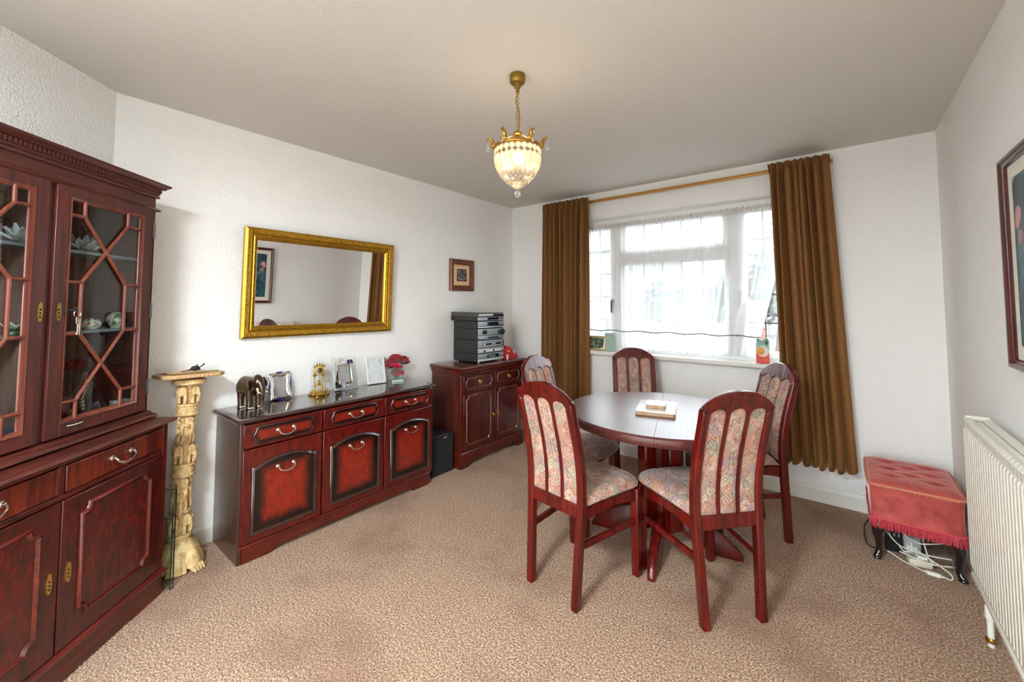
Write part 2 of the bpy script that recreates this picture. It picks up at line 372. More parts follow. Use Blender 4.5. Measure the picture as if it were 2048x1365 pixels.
for x, z in ((1.135, 1.36), (2.205, 1.42)):
    h = obj('handle', MB().box(x-.012,-.062,z-.03,x+.012,-.05,z+.03).box(x-.008,-.085,z-.10,x+.008,-.068,z+.015).box(x-.007,-.072,z-.008,x+.007,-.06,z+.008), BLACKPL if x < 2 else WHITEPL, wn, bevel=.003)
obj('window_reveal', MB().box(WX0-.004,-.13,WZ1-.012,WX1+.004,-.035,WZ1-.0005), GLOSSW, wn)
obj('sill', MB().box(WX0-.10, -.19, .870, WX1+.06, -.0355, .905), GLOSSW, wn, bevel=.008)

# net curtain and its wire
nt = thing('net_curtain', 'sheer white net curtain gathered along the window head', 'net curtain', (0, .046, 0))
def netf(u, v):
    z = 2.062 - v*1.132; xl = .74 + .10*v; xr = 2.56 - .27*v
    x = xl + (xr-xl)*u; a = (.013 + .005*v)*(1+.5*sin(u*29+1))
    ph = u*118 + 2.6*sin(u*17) + 1.8*sin(u*41)
    y = a*sin(ph) + .005*sin(u*43); z += .006*sin(u*37)*v
    return (x, y*(.55+.45*v), z)
obj('sheer_panel', MB().grid(lambda u, v: netf(u, v*.86), 330, 24), NET, nt, smooth=180)
obj('hem', MB().grid(lambda u, v: netf(u, .86+v*.14), 330, 3), NETD, nt, smooth=180)
obj('hem_stitch', MB().grid(lambda u, v: (lambda p: (p[0], p[1]-.0015, p[2]))(netf(u, .852+v*.008)), 330, 1), flat('hem_thread', c3(120,120,124), .8), nt, smooth=180)
def ruf(u, v):
    p = netf(u, 0); return (p[0], -.012 + .012*sin(u*520+2*sin(u*60)) , 2.05 + .042*(1-v) + .006*sin(u*300))
obj('ruffle', MB().grid(ruf, 500, 4), cloth_mix('net_ruffle', (.80,.77,.73,1), .3, .5), nt, smooth=180)
obj('wire', MB().tube([(.70,0,2.066),(2.66,0,2.066)], .003, 6), CHROME, nt)

# ------------------------------------------------------------------ curtain rail and curtains
rl = thing('curtain_rail', 'slim brass-coloured curtain rail above the window', 'curtain rail', (0, -.035, 0))
RAILM = flat('brass_rail', c3(206,160,92), .35, .6)
obj('track', MB().box(.44,-.012,2.300,2.79,.010,2.328), RAILM, rl, bevel=.003)
obj('rail_stripe', MB().box(.44,-.0135,2.311,2.79,-.0122,2.317), flat('rail_groove', c3(150,104,50), .4, .5), rl)
for x in (.60, 1.63, 2.70): obj('bracket', MB().box(x-.01,.0102,2.303,x+.01,.034,2.325), RAILM, rl)
def curtain(xl0, xr0, xl1, xr1, zb, nf, seed, label):
    t_ = thing('curtain', label, 'curtain', (0, -.105, 0), group='velvet curtains either side of the window')
    rnd = random.Random(seed); ph = [rnd.uniform(0, 6) for _ in range(6)]
    def f(u, v):
        z = 2.345 + (zb - 2.345)*v
        sp = min(1, v*2.2); uu = u + .012*sin(u*19+ph[0])*sp
        x = (xl0+(xl1-xl0)*v) + ((xr0+(xr1-xr0)*v)-(xl0+(xl1-xl0)*v))*uu
        top = max(0, 1-v/.05)
        A = .043*(1-top)*(1+.3*sin(u*23+ph[5])) + .016*top
        y = A*sin(2*PI*nf*u + 1.1*sin(4*PI*u+ph[1]) + .5*sin(v*3+ph[2])) + .006*sin(2*PI*nf*2.1*u+ph[3]) * (1-.5*v)
        y += top*.006*sin(2*PI*nf*4*u)
        z += .010*sin(u*2*PI*nf+ph[4])*v
        return (x + .008*cos(2*PI*nf*u+ph[1])*(1-top), y, z)
    obj('drape', MB().grid(f, 220, 40), VELVET, t_, smooth=180, mods=(('SOLIDIFY', dict(thickness=.004)),))
    obj('heading_tape', MB().grid(lambda u, v: (lambda p: (p[0], p[1]-.006-.004*sin(2*PI*nf*5*u), p[2]+.003))(f(u, v*.034)), 260, 5), VELVET, t_, smooth=180, mods=(('SOLIDIFY', dict(thickness=.003)),))
    return t_
curtain(.475, .985, .47, .955, .26, 8.5, 3, 'brown velvet curtain hanging beside the stereo cabinet')
curtain(2.425, 2.775, 2.46, 2.855, .265, 8.5, 8, 'brown velvet curtain hanging beside the pink footstool')

# ------------------------------------------------------------------ furniture pieces
def arc(cx, cy, r, a0, a1, n=6): return [(cx + r*cos(R(a0+(a1-a0)*i/n)), cy + r*sin(R(a0+(a1-a0)*i/n))) for i in range(n+1)]
def notched(x0, z0, x1, z1, r):
    """rectangle with concave quarter-round corners"""
    return (arc(x0, z0, r, 90, 0, 5) + arc(x1, z0, r, 180, 90, 5) + arc(x1, z1, r, 270, 180, 5) + arc(x0, z1, r, 0, -90, 5))
def stepnotch(x0, z0, x1, z1, a, b):
    """long lozenge outline with bracket ends (drawer fronts)"""
    zm = (z0+z1)/2; q = a*.5
    return [(x0+a,z0),(x1-a,z0),(x1-q,z0+b*.5),(x1-q*.9,z0+b),(x1,zm),(x1-q*.9,z1-b),(x1-q,z1-b*.5),(x1-a,z1),(x0+a,z1),(x0+q,z1-b*.5),(x0+q*.9,z1-b),(x0,zm),(x0+q*.9,z0+b),(x0+q,z0+b*.5)]
def archtop(x0, z0, x1, z1, rise):
    n = 16; xs = [x1 + (x0-x1)*i/n for i in range(n+1)]
    f = lambda u: (rise*(1-(2*u-1)**2)**.8 if .0 < u < 1 else 0)
    top = [(x1, z1)] + [(x1-.018, z1)] + [(x1-.018 + (x0-x1+.036)*i/n, z1 + rise*sin(PI*i/n)**.75) for i in range(1, n)] + [(x0+.018, z1), (x0, z1)]
    return [(x0, z0), (x1, z0)] + top
BEAD = [(-.009,0), (-.007,.006), (-.002,.009), (.004,.006), (.009,0)]
def bail(parent, x, z, y, w=.085, m=CHROME, drop=.028):
    """swan-neck drop handle with two rosettes"""
    h = obj('handle', MB().tube([(x-w/2,y-.012,z), (x-w/2,y-.020,z-.004), (x-w/2+.004,y-.024,z-.014), (x-w/4,y-.026,z-drop), (x,y-.027,z-drop-.003), (x+w/4,y-.026,z-drop), (x+w/2-.004,y-.024,z-.014), (x+w/2,y-.020,z-.004), (x+w/2,y-.012,z)], [.004,.004,.0036,.0042,.0046,.0042,.0036,.004,.004], 8), m, parent)
    for sx in (-1, 1):
        b = MB().lathe([(.0,0),(.011,0),(.0105,.004),(.006,.008),(.005,.015),(.0015,.017)], 14); b.xf(Matrix.Translation((x+sx*w/2, y, z)) @ Matrix.Rotation(R(90), 4, 'X'))
        obj('rosette', b, m, h)
    return h
def escutcheon(parent, x, z, y, m=BRASS, k=1.0):
    pts = []
    half = [(.000,.036),(.004,.030),(.009,.026),(.005,.023),(.010,.016),(.007,.012),(.011,.005),(.007,.0),(.011,-.006),(.007,-.011),(.010,-.018),(.005,-.023),(.007,-.028),(.003,-.034)]
    o_ = [(x+a*k, z+b*k) for a, b in half] + [(x-a*k, z+b*k) for a, b in reversed(half[1:])]
    e = obj('escutcheon', MB().prism(o_, FRONT(y), 0, .003), m, parent, smooth=0)
    for dz in (-.018, -.005, .008): obj('keyhole', MB().lathe([(.0015,0),(.0035,.0),(.0035,.0006)], 10).xf(Matrix.Translation((x, y-.0032, z+dz*k)) @ Matrix.Rotation(R(90),4,'X')), EBON, e)
    return e
def plinth(parent, x0, x1, depth, h, m, y=0.0, foot=.10, lift=.03):
    """base board with shaped bracket feet"""
    pts = [(x0,0),(x0+foot,0)] + [(x0+foot+.012*i, lift*sin(PI/2*min(1,i/4))) for i in range(1,5)] + [(x1-foot-.012*i, lift*sin(PI/2*min(1,i/4))) for i in range(4,0,-1)] + [(x1-foot,0),(x1,0),(x1,h),(x0,h)]
    p = obj('plinth', MB().prism(pts, FRONT(y), -.02, 0).box(x0,y+.02,0,x0+.02,depth,h).box(x1-.02,y+.02,0,x1,depth,h), m, parent, smooth=0)
    return p

# ---------------- display cabinet on the diagonal wall
CW = .985
cc = Vector((.33, -3.052)); org = cc + D2*CW
cb = thing('display_cabinet', 'tall mahogany display cabinet with astragal-glazed doors on the angled wall', 'cabinet', (org.x, org.y, 0), R(132.5))
YU, YB = .09, .352
obj('lower_carcass', MB().box(.02,.022,.06,CW-.02,YB,.755), MAHO, cb)
plinth(cb, 0, CW, YB, .098, MAHOX, 0, .16, .012)
obj('plinth_moulding', MB().sweep([(-.0,YB),(0,0),(CW,0),(CW,YB)][::-1], [(0,.098),(.012,.098),(.014,.106),(.006,.116),(0,.122)], ID, closed=False), MAHOX, cb, smooth=50)
obj('front_frame', MB().box(0,0,.122,.028,.022,.772).box(CW-.028,0,.122,CW,.022,.772).box(.028,0,.645,CW-.028,.022,.664).box(.028,0,.765,CW-.028,.022,.775).box(.483,0,.664,.502,.022,.765).box(0,.022,.122,.02,YB,.772).box(CW-.02,.022,.122,CW,YB,.772), MAHOX, cb, bevel=.002)
obj('worktop', MB().sweep([(0,YB),(0,0),(CW,0),(CW,YB)][::-1], [(-.03,.776),(.006,.776),(.018,.779),(.025,.787),(.022,.796),(.014,.800),(-.03,.800)], ID, closed=False).box(.02,.02,.777,CW-.02,YB,.7995), MAHOUX, cb, smooth=50)
for x0, x1 in ((.031,.480), (.505,.952)):
    d_ = obj('drawer', MB().box(x0,-.004,.667,x1,.02,.762), MAHOL, cb, bevel=.004)
    bail(d_, (x0+x1)/2, .722, -.004, .09, CHROME, .026)
for x0, x1, ex in ((.031,.490,.458), (.494,.954,.525)):
    d_ = obj('cupboard_door', MB().box(x0,-.006,.126,x1,.02,.642), lacquer('mahogany_door_%d' % int(x0*1000), c3(40,8,6), c3(104,20,12)), cb, bevel=.004)
    obj('door_moulding', MB().sweep(notched(x0+.075,.205,x1-.075,.592,.030), [(-.008,0),(-.006,.007),(0,.010),(.004,.005),(.008,0)], FRONT(-.006)), MAHOX, d_, smooth=60)
    obj('door_panel', MB().prism(notched(x0+.083,.213,x1-.083,.584,.034), FRONT(-.0055), 0, .002), lacquer('mahogany_panel_%d' % int(x0*1000), c3(50,8,6), c3(120,24,14), .27, .8), d_, smooth=0)
    escutcheon(d_, ex, .383, -.006, BRASS)
# upper part
X0, X1 = .013, .972
obj('upper_side', MB().box(X0,YU,.815,X0+.018,YB,1.80), MAHOU, cb); obj('upper_side', MB().box(X1-.018,YU,.815,X1,YB,1.80), MAHOU, cb)
INNER = wood('cabinet_interior', c3(110,84,76), c3(146,116,104), .5, 'z', coat=0)
obj('upper_back', MB().box(X0+.018,YB-.008,.845,X1-.018,YB,1.79), INNER, cb)
obj('upper_base', MB().box(X0+.018,YU+.02,.805,X1-.018,YB-.008,.862), MAHOUX, cb)
obj('upper_top', MB().box(X0+.018,YU+.001,1.775,X1-.018,YB-.008,1.80), MAHOUX, cb)
obj('partition', MB().box(.484,YU+.03,.862,.501,YB-.01,1.775), INNER, cb)
obj('base_moulding', MB().sweep([(X0,YB),(X0,YU),(X1,YU),(X1,YB)][::-1], [(-.02,.801),(.024,.801),(.030,.808),(.026,.818),(.014,.824),(.010,.834),(-.006,.842),(-.02,.842)], ID, closed=False), MAHOUX, cb, smooth=50)
obj('corner_post', MB().box(X0,YU,.842,.036,YU+.02,1.776), MAHOU, cb); obj('corner_post', MB().box(.949,YU,.842,X1,YU+.02,1.776), MAHOU, cb)
obj('centre_post', MB().box(.479,YU,.842,.502,YU+.02,1.776), MAHOU, cb)
SHELFM = flat('glass_shelf', c3(150,160,164), .2)
for z in (1.548, 1.226):
    for a, b in ((X0+.02,.482), (.503,X1-.02)): obj('shelf', MB().box(a,YU+.055,z-.012,b,YB-.009,z), SHELFM, cb)
def glazed_door(x0, x1, esc, hinge):
    y = YU-.012
    gx0, gx1, gz0, gz1 = x0+.050, x1-.055, .893, 1.737
    if hinge < 0: gx0, gx1 = x0+.055, x1-.050
    d_ = obj('glazed_door', MB().box(x0,y,.845,gx0,y+.018,1.776).box(gx1,y,.845,x1,y+.018,1.776).box(gx0,y,.845,gx1,y+.018,gz0).box(gx0,y,gz1,gx1,y+.018,1.776), MAHOU, cb, bevel=.002)
    obj('bead', MB().sweep([(gx0,gz0),(gx1,gz0),(gx1,gz1),(gx0,gz1)], [(0,0),(.0,.004),(.006,.001),(.012,-.004),(.014,-.010)], FRONT(y)), wood('bead_%d' % int(x0*1000), c3(80,34,22), c3(122,58,38), .32), d_, smooth=60)
    obj('pane', MB().box(gx0-.002,y+.010,gz0-.002,gx1+.002,y+.013,gz1+.002), CABG, d_)
    wx = gx1-gx0; xl, xr = gx0+.18*wx, gx1-.235*wx
    if hinge < 0: xl, xr = gx0+.235*wx, gx1-.18*wx
    xm = (xl+xr)/2; Z = (1.671,1.416,1.220,.966); ym = y+.004
    segs = [((xl,gz1),(xl,Z[0])),((xr,gz1),(xr,Z[0])),((xl,Z[0]),(xm,1.544)),((xr,Z[0]),(xm,1.544)),((xm,1.544),(xl,Z[1])),((xm,1.544),(xr,Z[1])),((xl,Z[1]),(xl,Z[2])),((xr,Z[1]),(xr,Z[2])),
            ((xl,Z[2]),(xm,1.093)),((xr,Z[2]),(xm,1.093)),((xm,1.093),(xl,Z[3])),((xm,1.093),(xr,Z[3])),((xl,Z[3]),(xl,gz0)),((xr,Z[3]),(xr,gz0))]
    for zz in Z: segs += [((gx0,zz),(xl,zz)), ((xr,zz),(gx1,zz))]
    for a, b in segs:
        obj('astragal', MB().tube([(a[0],ym,a[1]),(b[0],ym,b[1])], .0068, 8), MAHOGB, d_, smooth=60)
    e = escutcheon(d_, esc, 1.305, y, BRASS, 1.0)
    hx = x1+.003 if hinge > 0 else x0-.003
    for zz in (1.68, 1.30, .95): obj('hinge', MB().tube([(hx,y-.003,zz-.035),(hx,y-.003,zz+.035)], .004, 8).box(hx-.004,y-.001,zz-.03,hx+.004,y+.002,zz+.03), DARKMET, d_)
MAHOGB = wood('astragal_bar', c3(92,40,26), c3(134,68,46), .34)
glazed_door(.037, .478, .463, -1); glazed_door(.503, .948, .528, 1)
# cornice
path = [(X0,YB),(X0,YU),(X1,YU),(X1,YB)][::-1]
obj('frieze', MB().box(X0,YU,1.790,X1,YB,1.852), MAHOUX, cb)
obj('frieze_bead', MB().sweep(path, [(0,1.774),(.012,1.774),(.016,1.780),(.010,1.788),(0,1.792)], ID, closed=False), MAHOUX, cb, smooth=50)
obj('cornice', MB().sweep(path, [(0,1.838),(.010,1.838),(.012,1.846),(.006,1.850),(.012,1.858),(.012,1.880),(.026,1.882),(.030,1.890),(.040,1.896),(.043,1.905),(-.02,1.905)], ID, closed=False).box(X0+.01,YU+.01,1.80,X1-.01,YB,1.903), MAHOUX, cb, smooth=40)
dn = None
nd = 64
for i in range(nd):
    x = X0-.008 + (X1-X0+.016)*(i+.5)/nd
    if dn is None: dn = obj('dentil', MB().box(-.0052,-.012,0,.0052,.0,.018), MAHOUX, cb, smooth=0); dn.location = (x, YU-.0105, 1.862)
    else: dup(dn, (x, YU-.0105, 1.862))
CM = cb.matrix_basis if False else (Matrix.Translation((org.x, org.y, 0)) @ Matrix.Rotation(R(132.5), 4, 'Z'))
def cabpt(s, y, z): p = CM @ Vector((CW - s, y, z)); return (p.x, p.y, p.z)

# keys hanging in the cabinet door
ky = thing('key_ring', 'bunch of small keys hanging from the lock of the glazed cabinet door', 'keys', cabpt(CW-.528, YU-.012, 1.311), R(132.5))
obj('lock_key', MB().tube([(0,0,0),(0,-.012,0),(.004,-.045,.0)], .0022, 6).torus((.006,-.056,0), .008, .002, 14, 6, 'x'), DARKMET, ky)
obj('split_ring', MB().torus((.008,-.060,-.014), .013, .0013, 20, 6, 'y'), CHROME, ky)
obj('tag_key', MB().box(.002,-.0625,-.052,.018,-.0600,-.026).box(.007,-.0625,-.092,.013,-.0605,-.052).box(.004,-.0625,-.092,.007,-.0605,-.084), CHROME, ky, bevel=.001)
obj('key_blade', MB().box(.012,-.0660,-.094,.020,-.0645,-.030), CHROME, ky, bevel=.001)

# ---- things behind the glass
def lotus(name, s, y, z, r, label):
    t_ = thing(name, label, 'ornament', cabpt(s, y, z), .3)
    for ring, (n, rr, h, tilt) in enumerate(((7, r, .045, 62), (6, r*.72, .055, 40), (5, r*.42, .06, 20))):
        for k in range(n):
            a = 2*PI*(k+.5*ring)/n
            m = Matrix.Rotation(a, 4, 'Z') @ Matrix.Translation((rr*.42,0,.014)) @ Matrix.Rotation(R(tilt), 4, 'Y')
            def pf(u, v): w = sin(PI*min(1, .12+u*.88))**.7*.016*(1-u*.15); return m @ Vector(((2*v-1)**2*.010, (2*v-1)*w*(1 if u < .98 else .1), u*h))
            obj('petal', MB().grid(pf, 5, 4), PETALG, t_, smooth=30, mods=(('SOLIDIFY', dict(thickness=.004)),))
    obj('dish', MB().lathe([(.012,0),(.020,.004),(.026,.014),(.012,.016)], 14), PETALG, t_)
PETALG = NT('cut_crystal'); PETALG.set(col=(.86,.88,.86,1), rough=.05, trans=.55, ior=1.5, spec=.8); PETALG = PETALG.m
lotus('crystal_lotus', .272, .18, 1.5482, .065, 'clear crystal lotus dish on the top cabinet shelf behind the key-side door')
lotus('crystal_lotus', .507, .15, 1.5482, .05, 'small clear crystal lotus partly hidden by the far glazed door')
b_ = thing('blue_bowl', 'dark blue fluted bowl on the top cabinet shelf', 'bowl', cabpt(.56, .24, 1.5482))
obj('bowl', MB().lathe([(.02,0),(.024,.01),(.012,.03),(.03,.06),(.062,.085),(.058,.086),(.026,.064),(.004,.05)], 24), flat('blue_glaze', c3(16,44,60), .15, coat=.6), b_)
tn = thing('gold_tin', 'round gold-coloured tin on the middle cabinet shelf', 'tin', cabpt(.525, .25, 1.2262))
obj('tin_body', MB().lathe([(.0,0),(.026,0),(.027,.006),(.027,.072),(.026,.074)], 24), BRASS, tn); obj('tin_lid', MB().lathe([(.028,.0742),(.0285,.084),(.024,.09),(.001,.092)], 24), flat('dark_green_lid', c3(40,44,30), .3), tn)
sh = thing('shell_dish', 'pale green porcelain leaf dish in front of the gold tin', 'dish', cabpt(.520, .16, 1.2262), .4)
def shf(u, v):
    a = 2*PI*u; r_ = v*.042*(1+.16*sin(5*a)); return (r_*cos(a), r_*sin(a)*.75, .016+.022*v*v+.008*sin(5*a)*v)
obj('leaf_dish', MB().grid(shf, 40, 6), flat('celadon_porcelain', c3(196,208,186), .2), sh, smooth=180, mods=(('SOLIDIFY', dict(thickness=.003)),))
obj('leaf_foot', MB().lathe([(.012,0),(.028,.002),(.026,.010),(.010,.018)], 16), flat('moss_green', c3(52,84,50), .35), sh)
PORC = NT('painted_porcelain'); f = PORC.noise(PORC.coord(), 22, 2, .5, 1.5)
PORC.set(col=PORC.ramp(f, [(.40, c3(120,130,96)), (.44, c3(236,232,214)), (.60, c3(238,234,218)), (.63, c3(196,44,40)), (.75, c3(214,60,44))]), rough=.2, coat=.5); PORC = PORC.m
pl = thing('painted_dish', 'oval porcelain box painted with a red flower on the middle cabinet shelf', 'trinket box', cabpt(.222, .17, 1.2262))
obj('dish_body', MB().lathe([(.022,0),(.036,.006),(.046,.020),(.047,.024)], 28, sy=.7), PORC, pl); obj('dish_lid', MB().lathe([(.0475,.0242),(.044,.032),(.028,.044),(.002,.049)], 28, sy=.7), PORC, pl)
eg = thing('painted_globe_vase', 'round cream vase painted with a red bird beside the porcelain box', 'vase', cabpt(.080, .19, 1.2262))
obj('vase_body', MB().lathe([(.014,0),(.016,.004),(.028,.018),(.034,.036),(.030,.054),(.016,.068),(.010,.071)], 26), PORC, eg, smooth=180); obj('vase_foot', MB().lathe([(.012,-.0001),(.018,0.0),(.018,.005),(.014,.008)], 20), PORC, eg)
rs = thing('red_silk_flower', 'dark red silk flower standing inside the display cabinet', 'flower', cabpt(.255, .20, .8622))
obj('flower_stem', MB().tube([(0,0,0),(.004,0,.12),(0,0,.21)], .003, 6), flat('stem_green', c3(40,66,36), .6), rs)
for k in range(7):
    m = Matrix.Translation((0,0,.21)) @ Matrix.Rotation(k*2.4, 4, 'Z') @ Matrix.Rotation(R(20+k*6), 4, 'Y')
    obj('petal', MB().grid(lambda u, v: m @ Vector(((2*v-1)**2*.012, (2*v-1)*.02*sin(PI*min(1,.1+.85*u)), u*.045)), 5, 4), flat('dark_red_silk', c3(120,16,28), .6) if k == 0 else bpy.data.materials['dark_red_silk'], rs, smooth=180)
fn = thing('woven_leaf_fan', 'striped leaf-shaped fan bowl on the floor of the display cabinet', 'bowl', cabpt(.272, .185, .8622))
t = NT('striped_leaf'); tc = t.coord(); sp = t.n('ShaderNodeSeparateXYZ'); t.L.new(tc, sp.inputs[0]); an = t.math('ARCTAN2', sp.outputs[0], sp.outputs[2])
t.set(col=t.ramp(t.math('SINE', t.math('MULTIPLY', an, 46.0)), [(.25, c3(88,60,48)), (.55, c3(196,150,124)), (.9, c3(220,196,170))]), rough=.6); LEAFM = t.m
fo = obj('fan_foot', MB().lathe([(.03,0),(.032,.005),(.008,.02),(.006,.09)], 16), LEAFM, fn)
for k, a in enumerate((-112, -62, -20, 20, 62, 112)):
    m = Matrix.Translation((0,0,.090)) @ Matrix.Rotation(R(a), 4, 'Y') @ Matrix.Rotation(R(-25), 4, 'X')
    obj('leaf', MB().grid(lambda u, v: m @ Vector(((2*v-1)*.034*sin(PI*min(1,.06+.92*u))**.8, -.02*u*u+.008*(2*v-1)**2, u*(.115 if abs(a) < 70 else .095))), 8, 6), LEAFM, fn, smooth=180, mods=(('SOLIDIFY', dict(thickness=.002)),))
cu = thing('glass_block', 'engraved clear glass block beside the striped leaf bowl', 'paperweight', cabpt(.118, .12, .8622), R(120))
t = NT('engraved_glass'); f = t.noise(t.coord(scale=(1,1,.4)), 60, 4, .7); t.set(col=t.ramp(f, [(.4, c3(90,108,112)), (.62, c3(226,232,230))]), rough=.08, spec=.8); 
obj('block', MB().box(-.034,-.018,0,.034,.018,.05), t.m, cu, bevel=.003)
pb = thing('glazed_plate', 'pale green rimmed plate lying on the cabinet floor near the posts', 'plate', cabpt(.370, .13, .8622))
obj('plate', MB().lathe([(.03,0),(.034,.003),(.062,.014),(.060,.016),(.03,.005),(.001,.004)], 30), flat('pale_glaze', c3(188,196,170), .2), pb)
for k in range(5):
    o_ = obj('tea_plate', MB().lathe([(.03,0),(.034,.003),(.070,.012),(.068,.014),(.03,.005),(.001,.004)], 30), flat('blue_rim_plate_%d' % k, c3(214,222,224) if k % 2 else c3(40,86,110), .2))
    o_.location = cabpt(.555, .17, .8622+.0065*k); tag(o_, ('blue','white','blue','white','blue')[k] + ' tea plate, number %s from the bottom of the stack inside the cabinet' % ('one','two','three','four','five')[k], 'plate', 'tea plates stacked in the display cabinet')
br = thing('brass_candlestick', 'slender brass candlestick behind the far glazed door', 'candlestick', cabpt(.575, .30, 1.2262))
obj('stick', MB().lathe([(.03,0),(.03,.006),(.010,.014),(.006,.03),(.010,.05),(.005,.07),(.006,.15),(.012,.165),(.016,.17),(.014,.185)], 18), BRASS, br)

# loose glass sheets beside the cabinet
for k, (so, z, off, lab) in enumerate(((-.034, .455, .028, 'taller clear glass sheet leaning beside the display cabinet'), (-.022, .325, .024, 'shorter clear glass sheet leaning beside the display cabinet'))):
    g = thing('glass_sheet', lab, 'glass sheet', cabpt(so, -off, 0), R(132.5), 'loose glass shelves by the cabinet')
    obj('sheet', MB().box(-.0025, .0023, .0, .0025, .30, z-.0023), GLASSG, g)
    obj('polished_edge', MB().box(-.0026,0,0,.0026,.0022,z).box(-.0026,.0022,z-.0022,.0026,.30,z), GLASSEDGE, g)

# ---------------- sideboard
SL = 1.279
sb = thing('sideboard', 'long mahogany sideboard with three arched doors beneath the gilt mirror', 'sideboard', (.380, -2.764, 0), R(90))
DP = .362
obj('carcass', MB().box(.022,.022,.05,SL-.022,DP,.712), MAHO, sb)
obj('end_panel', MB().box(0,0,.0,.022,DP,.712), MSIDE, sb, bevel=.003); obj('end_panel', MB().box(SL-.022,0,.0,SL,DP,.712), MSIDE, sb, bevel=.003)
pts = [(.022,0),(.16,0)] + [(.16+.012*i, .024*sin(PI/2*i/4)) for i in range(1,5)] + [(SL-.16-.012*i, .024*sin(PI/2*i/4)) for i in range(4,0,-1)] + [(SL-.16,0),(SL-.022,0),(SL-.022,.08),(.022,.08)]
obj('plinth', MB().prism(pts, FRONT(.0), -.02, .004), MAHOX, sb, smooth=0)
obj('plinth_moulding', MB().sweep([(SL-.003,0),(.003,0)][::-1], [(0,.079),(-.010,.080),(-.010,.086),(-.004,.092),(0,.092)], ID, closed=False), MAHOX, sb, smooth=40)
obj('top', MB().sweep([(0,DP),(0,0),(SL,0),(SL,DP)][::-1], [(-.03,.712),(.010,.712),(.019,.716),(.023,.723),(.020,.731),(.013,.735),(-.03,.735)], ID, closed=False).box(.02,.02,.713,SL-.02,DP,.7349), MAHODX, sb, smooth=50)
SBD = sunburst('sideboard_drawer_lacquer', .33, .09, c3(138,32,17), c3(8,2,2), .028)
SBP = sunburst('sideboard_door_lacquer', .33, .40, c3(146,33,17), c3(7,2,2), .078)
SBF = lacquer('sideboard_front_red', c3(58,8,6), c3(128,22,13))
EDGEM = flat('ebonised_bead', c3(54,26,24), .16, coat=1.0)
for k in range(3):
    x0, x1 = .012 + k*.4275, .012 + k*.4275 + .420; xm = (x0+x1)/2
    d_ = obj('drawer', MB().box(x0,-.012,.582,x1,.021,.703), SBF, sb, bevel=.004)
    obj('drawer_moulding', MB().sweep(stepnotch(x0+.046,.598,x1-.046,.684,.028,.022), [(-.005,0),(-.003,.005),(.001,.007),(.005,0)], FRONT(-.012)), EDGEM, d_, smooth=60)
    obj('drawer_panel', MB().prism(stepnotch(x0+.052,.603,x1-.052,.679,.027,.020), FRONT(-.0125), 0, .0015), SBD, d_, smooth=0)
    bail(d_, xm, .648, -.014, .085, CHROME, .024)
    d_ = obj('door', MB().box(x0,-.012,.096,x1,.021,.574), SBF, sb, bevel=.004)
    o_ = archtop(x0+.052,.140,x1-.040,.470,.036)
    obj('door_moulding', MB().sweep(o_, [(-.011,0),(-.008,.008),(-.003,.009),(.002,.013),(.008,.006),(.010,0)], FRONT(-.012)), EDGEM, d_, smooth=60)
    obj('door_panel', MB().prism(archtop(x0+.061,.149,x1-.049,.463,.034), FRONT(-.0125), 0, .0015), SBP, d_, smooth=0)
    bail(d_, xm+.004, .452, -.014, .085, CHROME, .024)

# ---------------- stereo cabinet in the corner
KL = .826
kb = thing('stereo_cabinet', 'two-door mahogany cabinet carrying the stereo in the corner', 'cabinet', (.375, -1.162, 0), R(90))
KD = .357
obj('carcass', MB().box(.002,.022,.05,KL-.002,KD,.79), wood('mahogany_cabinet_side', c3(70,26,20), c3(110,48,38), .35, 'z', coat=.3), kb)
obj('face_frame', MB().box(0,0,.10,.022,.022,.792).box(KL-.022,0,.10,KL,.022,.792).box(.022,0,.596,KL-.022,.022,.608).box(.022,0,.735,KL-.022,.022,.792).box(.404,0,.608,.422,.022,.735).box(.404,0,.128,.422,.022,.596), MAHOX, kb, bevel=.002)
plinth(kb, -.008, KL+.008, KD, .105, MAHOX, -.010, .095, .045)
obj('plinth_moulding', MB().sweep([(-.008,KD),(-.008,-.010),(KL+.008,-.010),(KL+.008,KD)][::-1], [(0,.105),(.006,.107),(.006,.114),(-.004,.124),(-.012,.132)], ID, closed=False), MAHOX, kb, smooth=50)
obj('cornice_moulding', MB().sweep([(0,KD),(0,0),(KL,0),(KL,KD)][::-1], [(0,.752),(.006,.756),(.006,.768),(.014,.772),(.014,.784),(.020,.796),(0,.796)], ID, closed=False), MAHOX, kb, smooth=50)
fl = None
for i in range(74):
    x = .012 + (KL-.024)*i/73
    if fl is None: fl = obj('reed', MB().box(-.0028,-.011,.757,.0028,-.005,.768), MAHOX, kb, smooth=0); fl.location.x = x
    else: dup(fl, (x,0,0))
obj('top', MB().sweep([(0,KD),(0,0),(KL,0),(KL,KD)][::-1], [(-.03,.796),(.018,.796),(.026,.800),(.028,.808),(.024,.816),(.016,.820),(-.03,.820)], ID, closed=False).box(.02,.02,.797,KL-.02,KD,.8199), wood('mahogany_cabinet_top', c3(84,32,26), c3(126,58,48), .3, 'x', coat=.8, coatr=.12), kb, smooth=50)
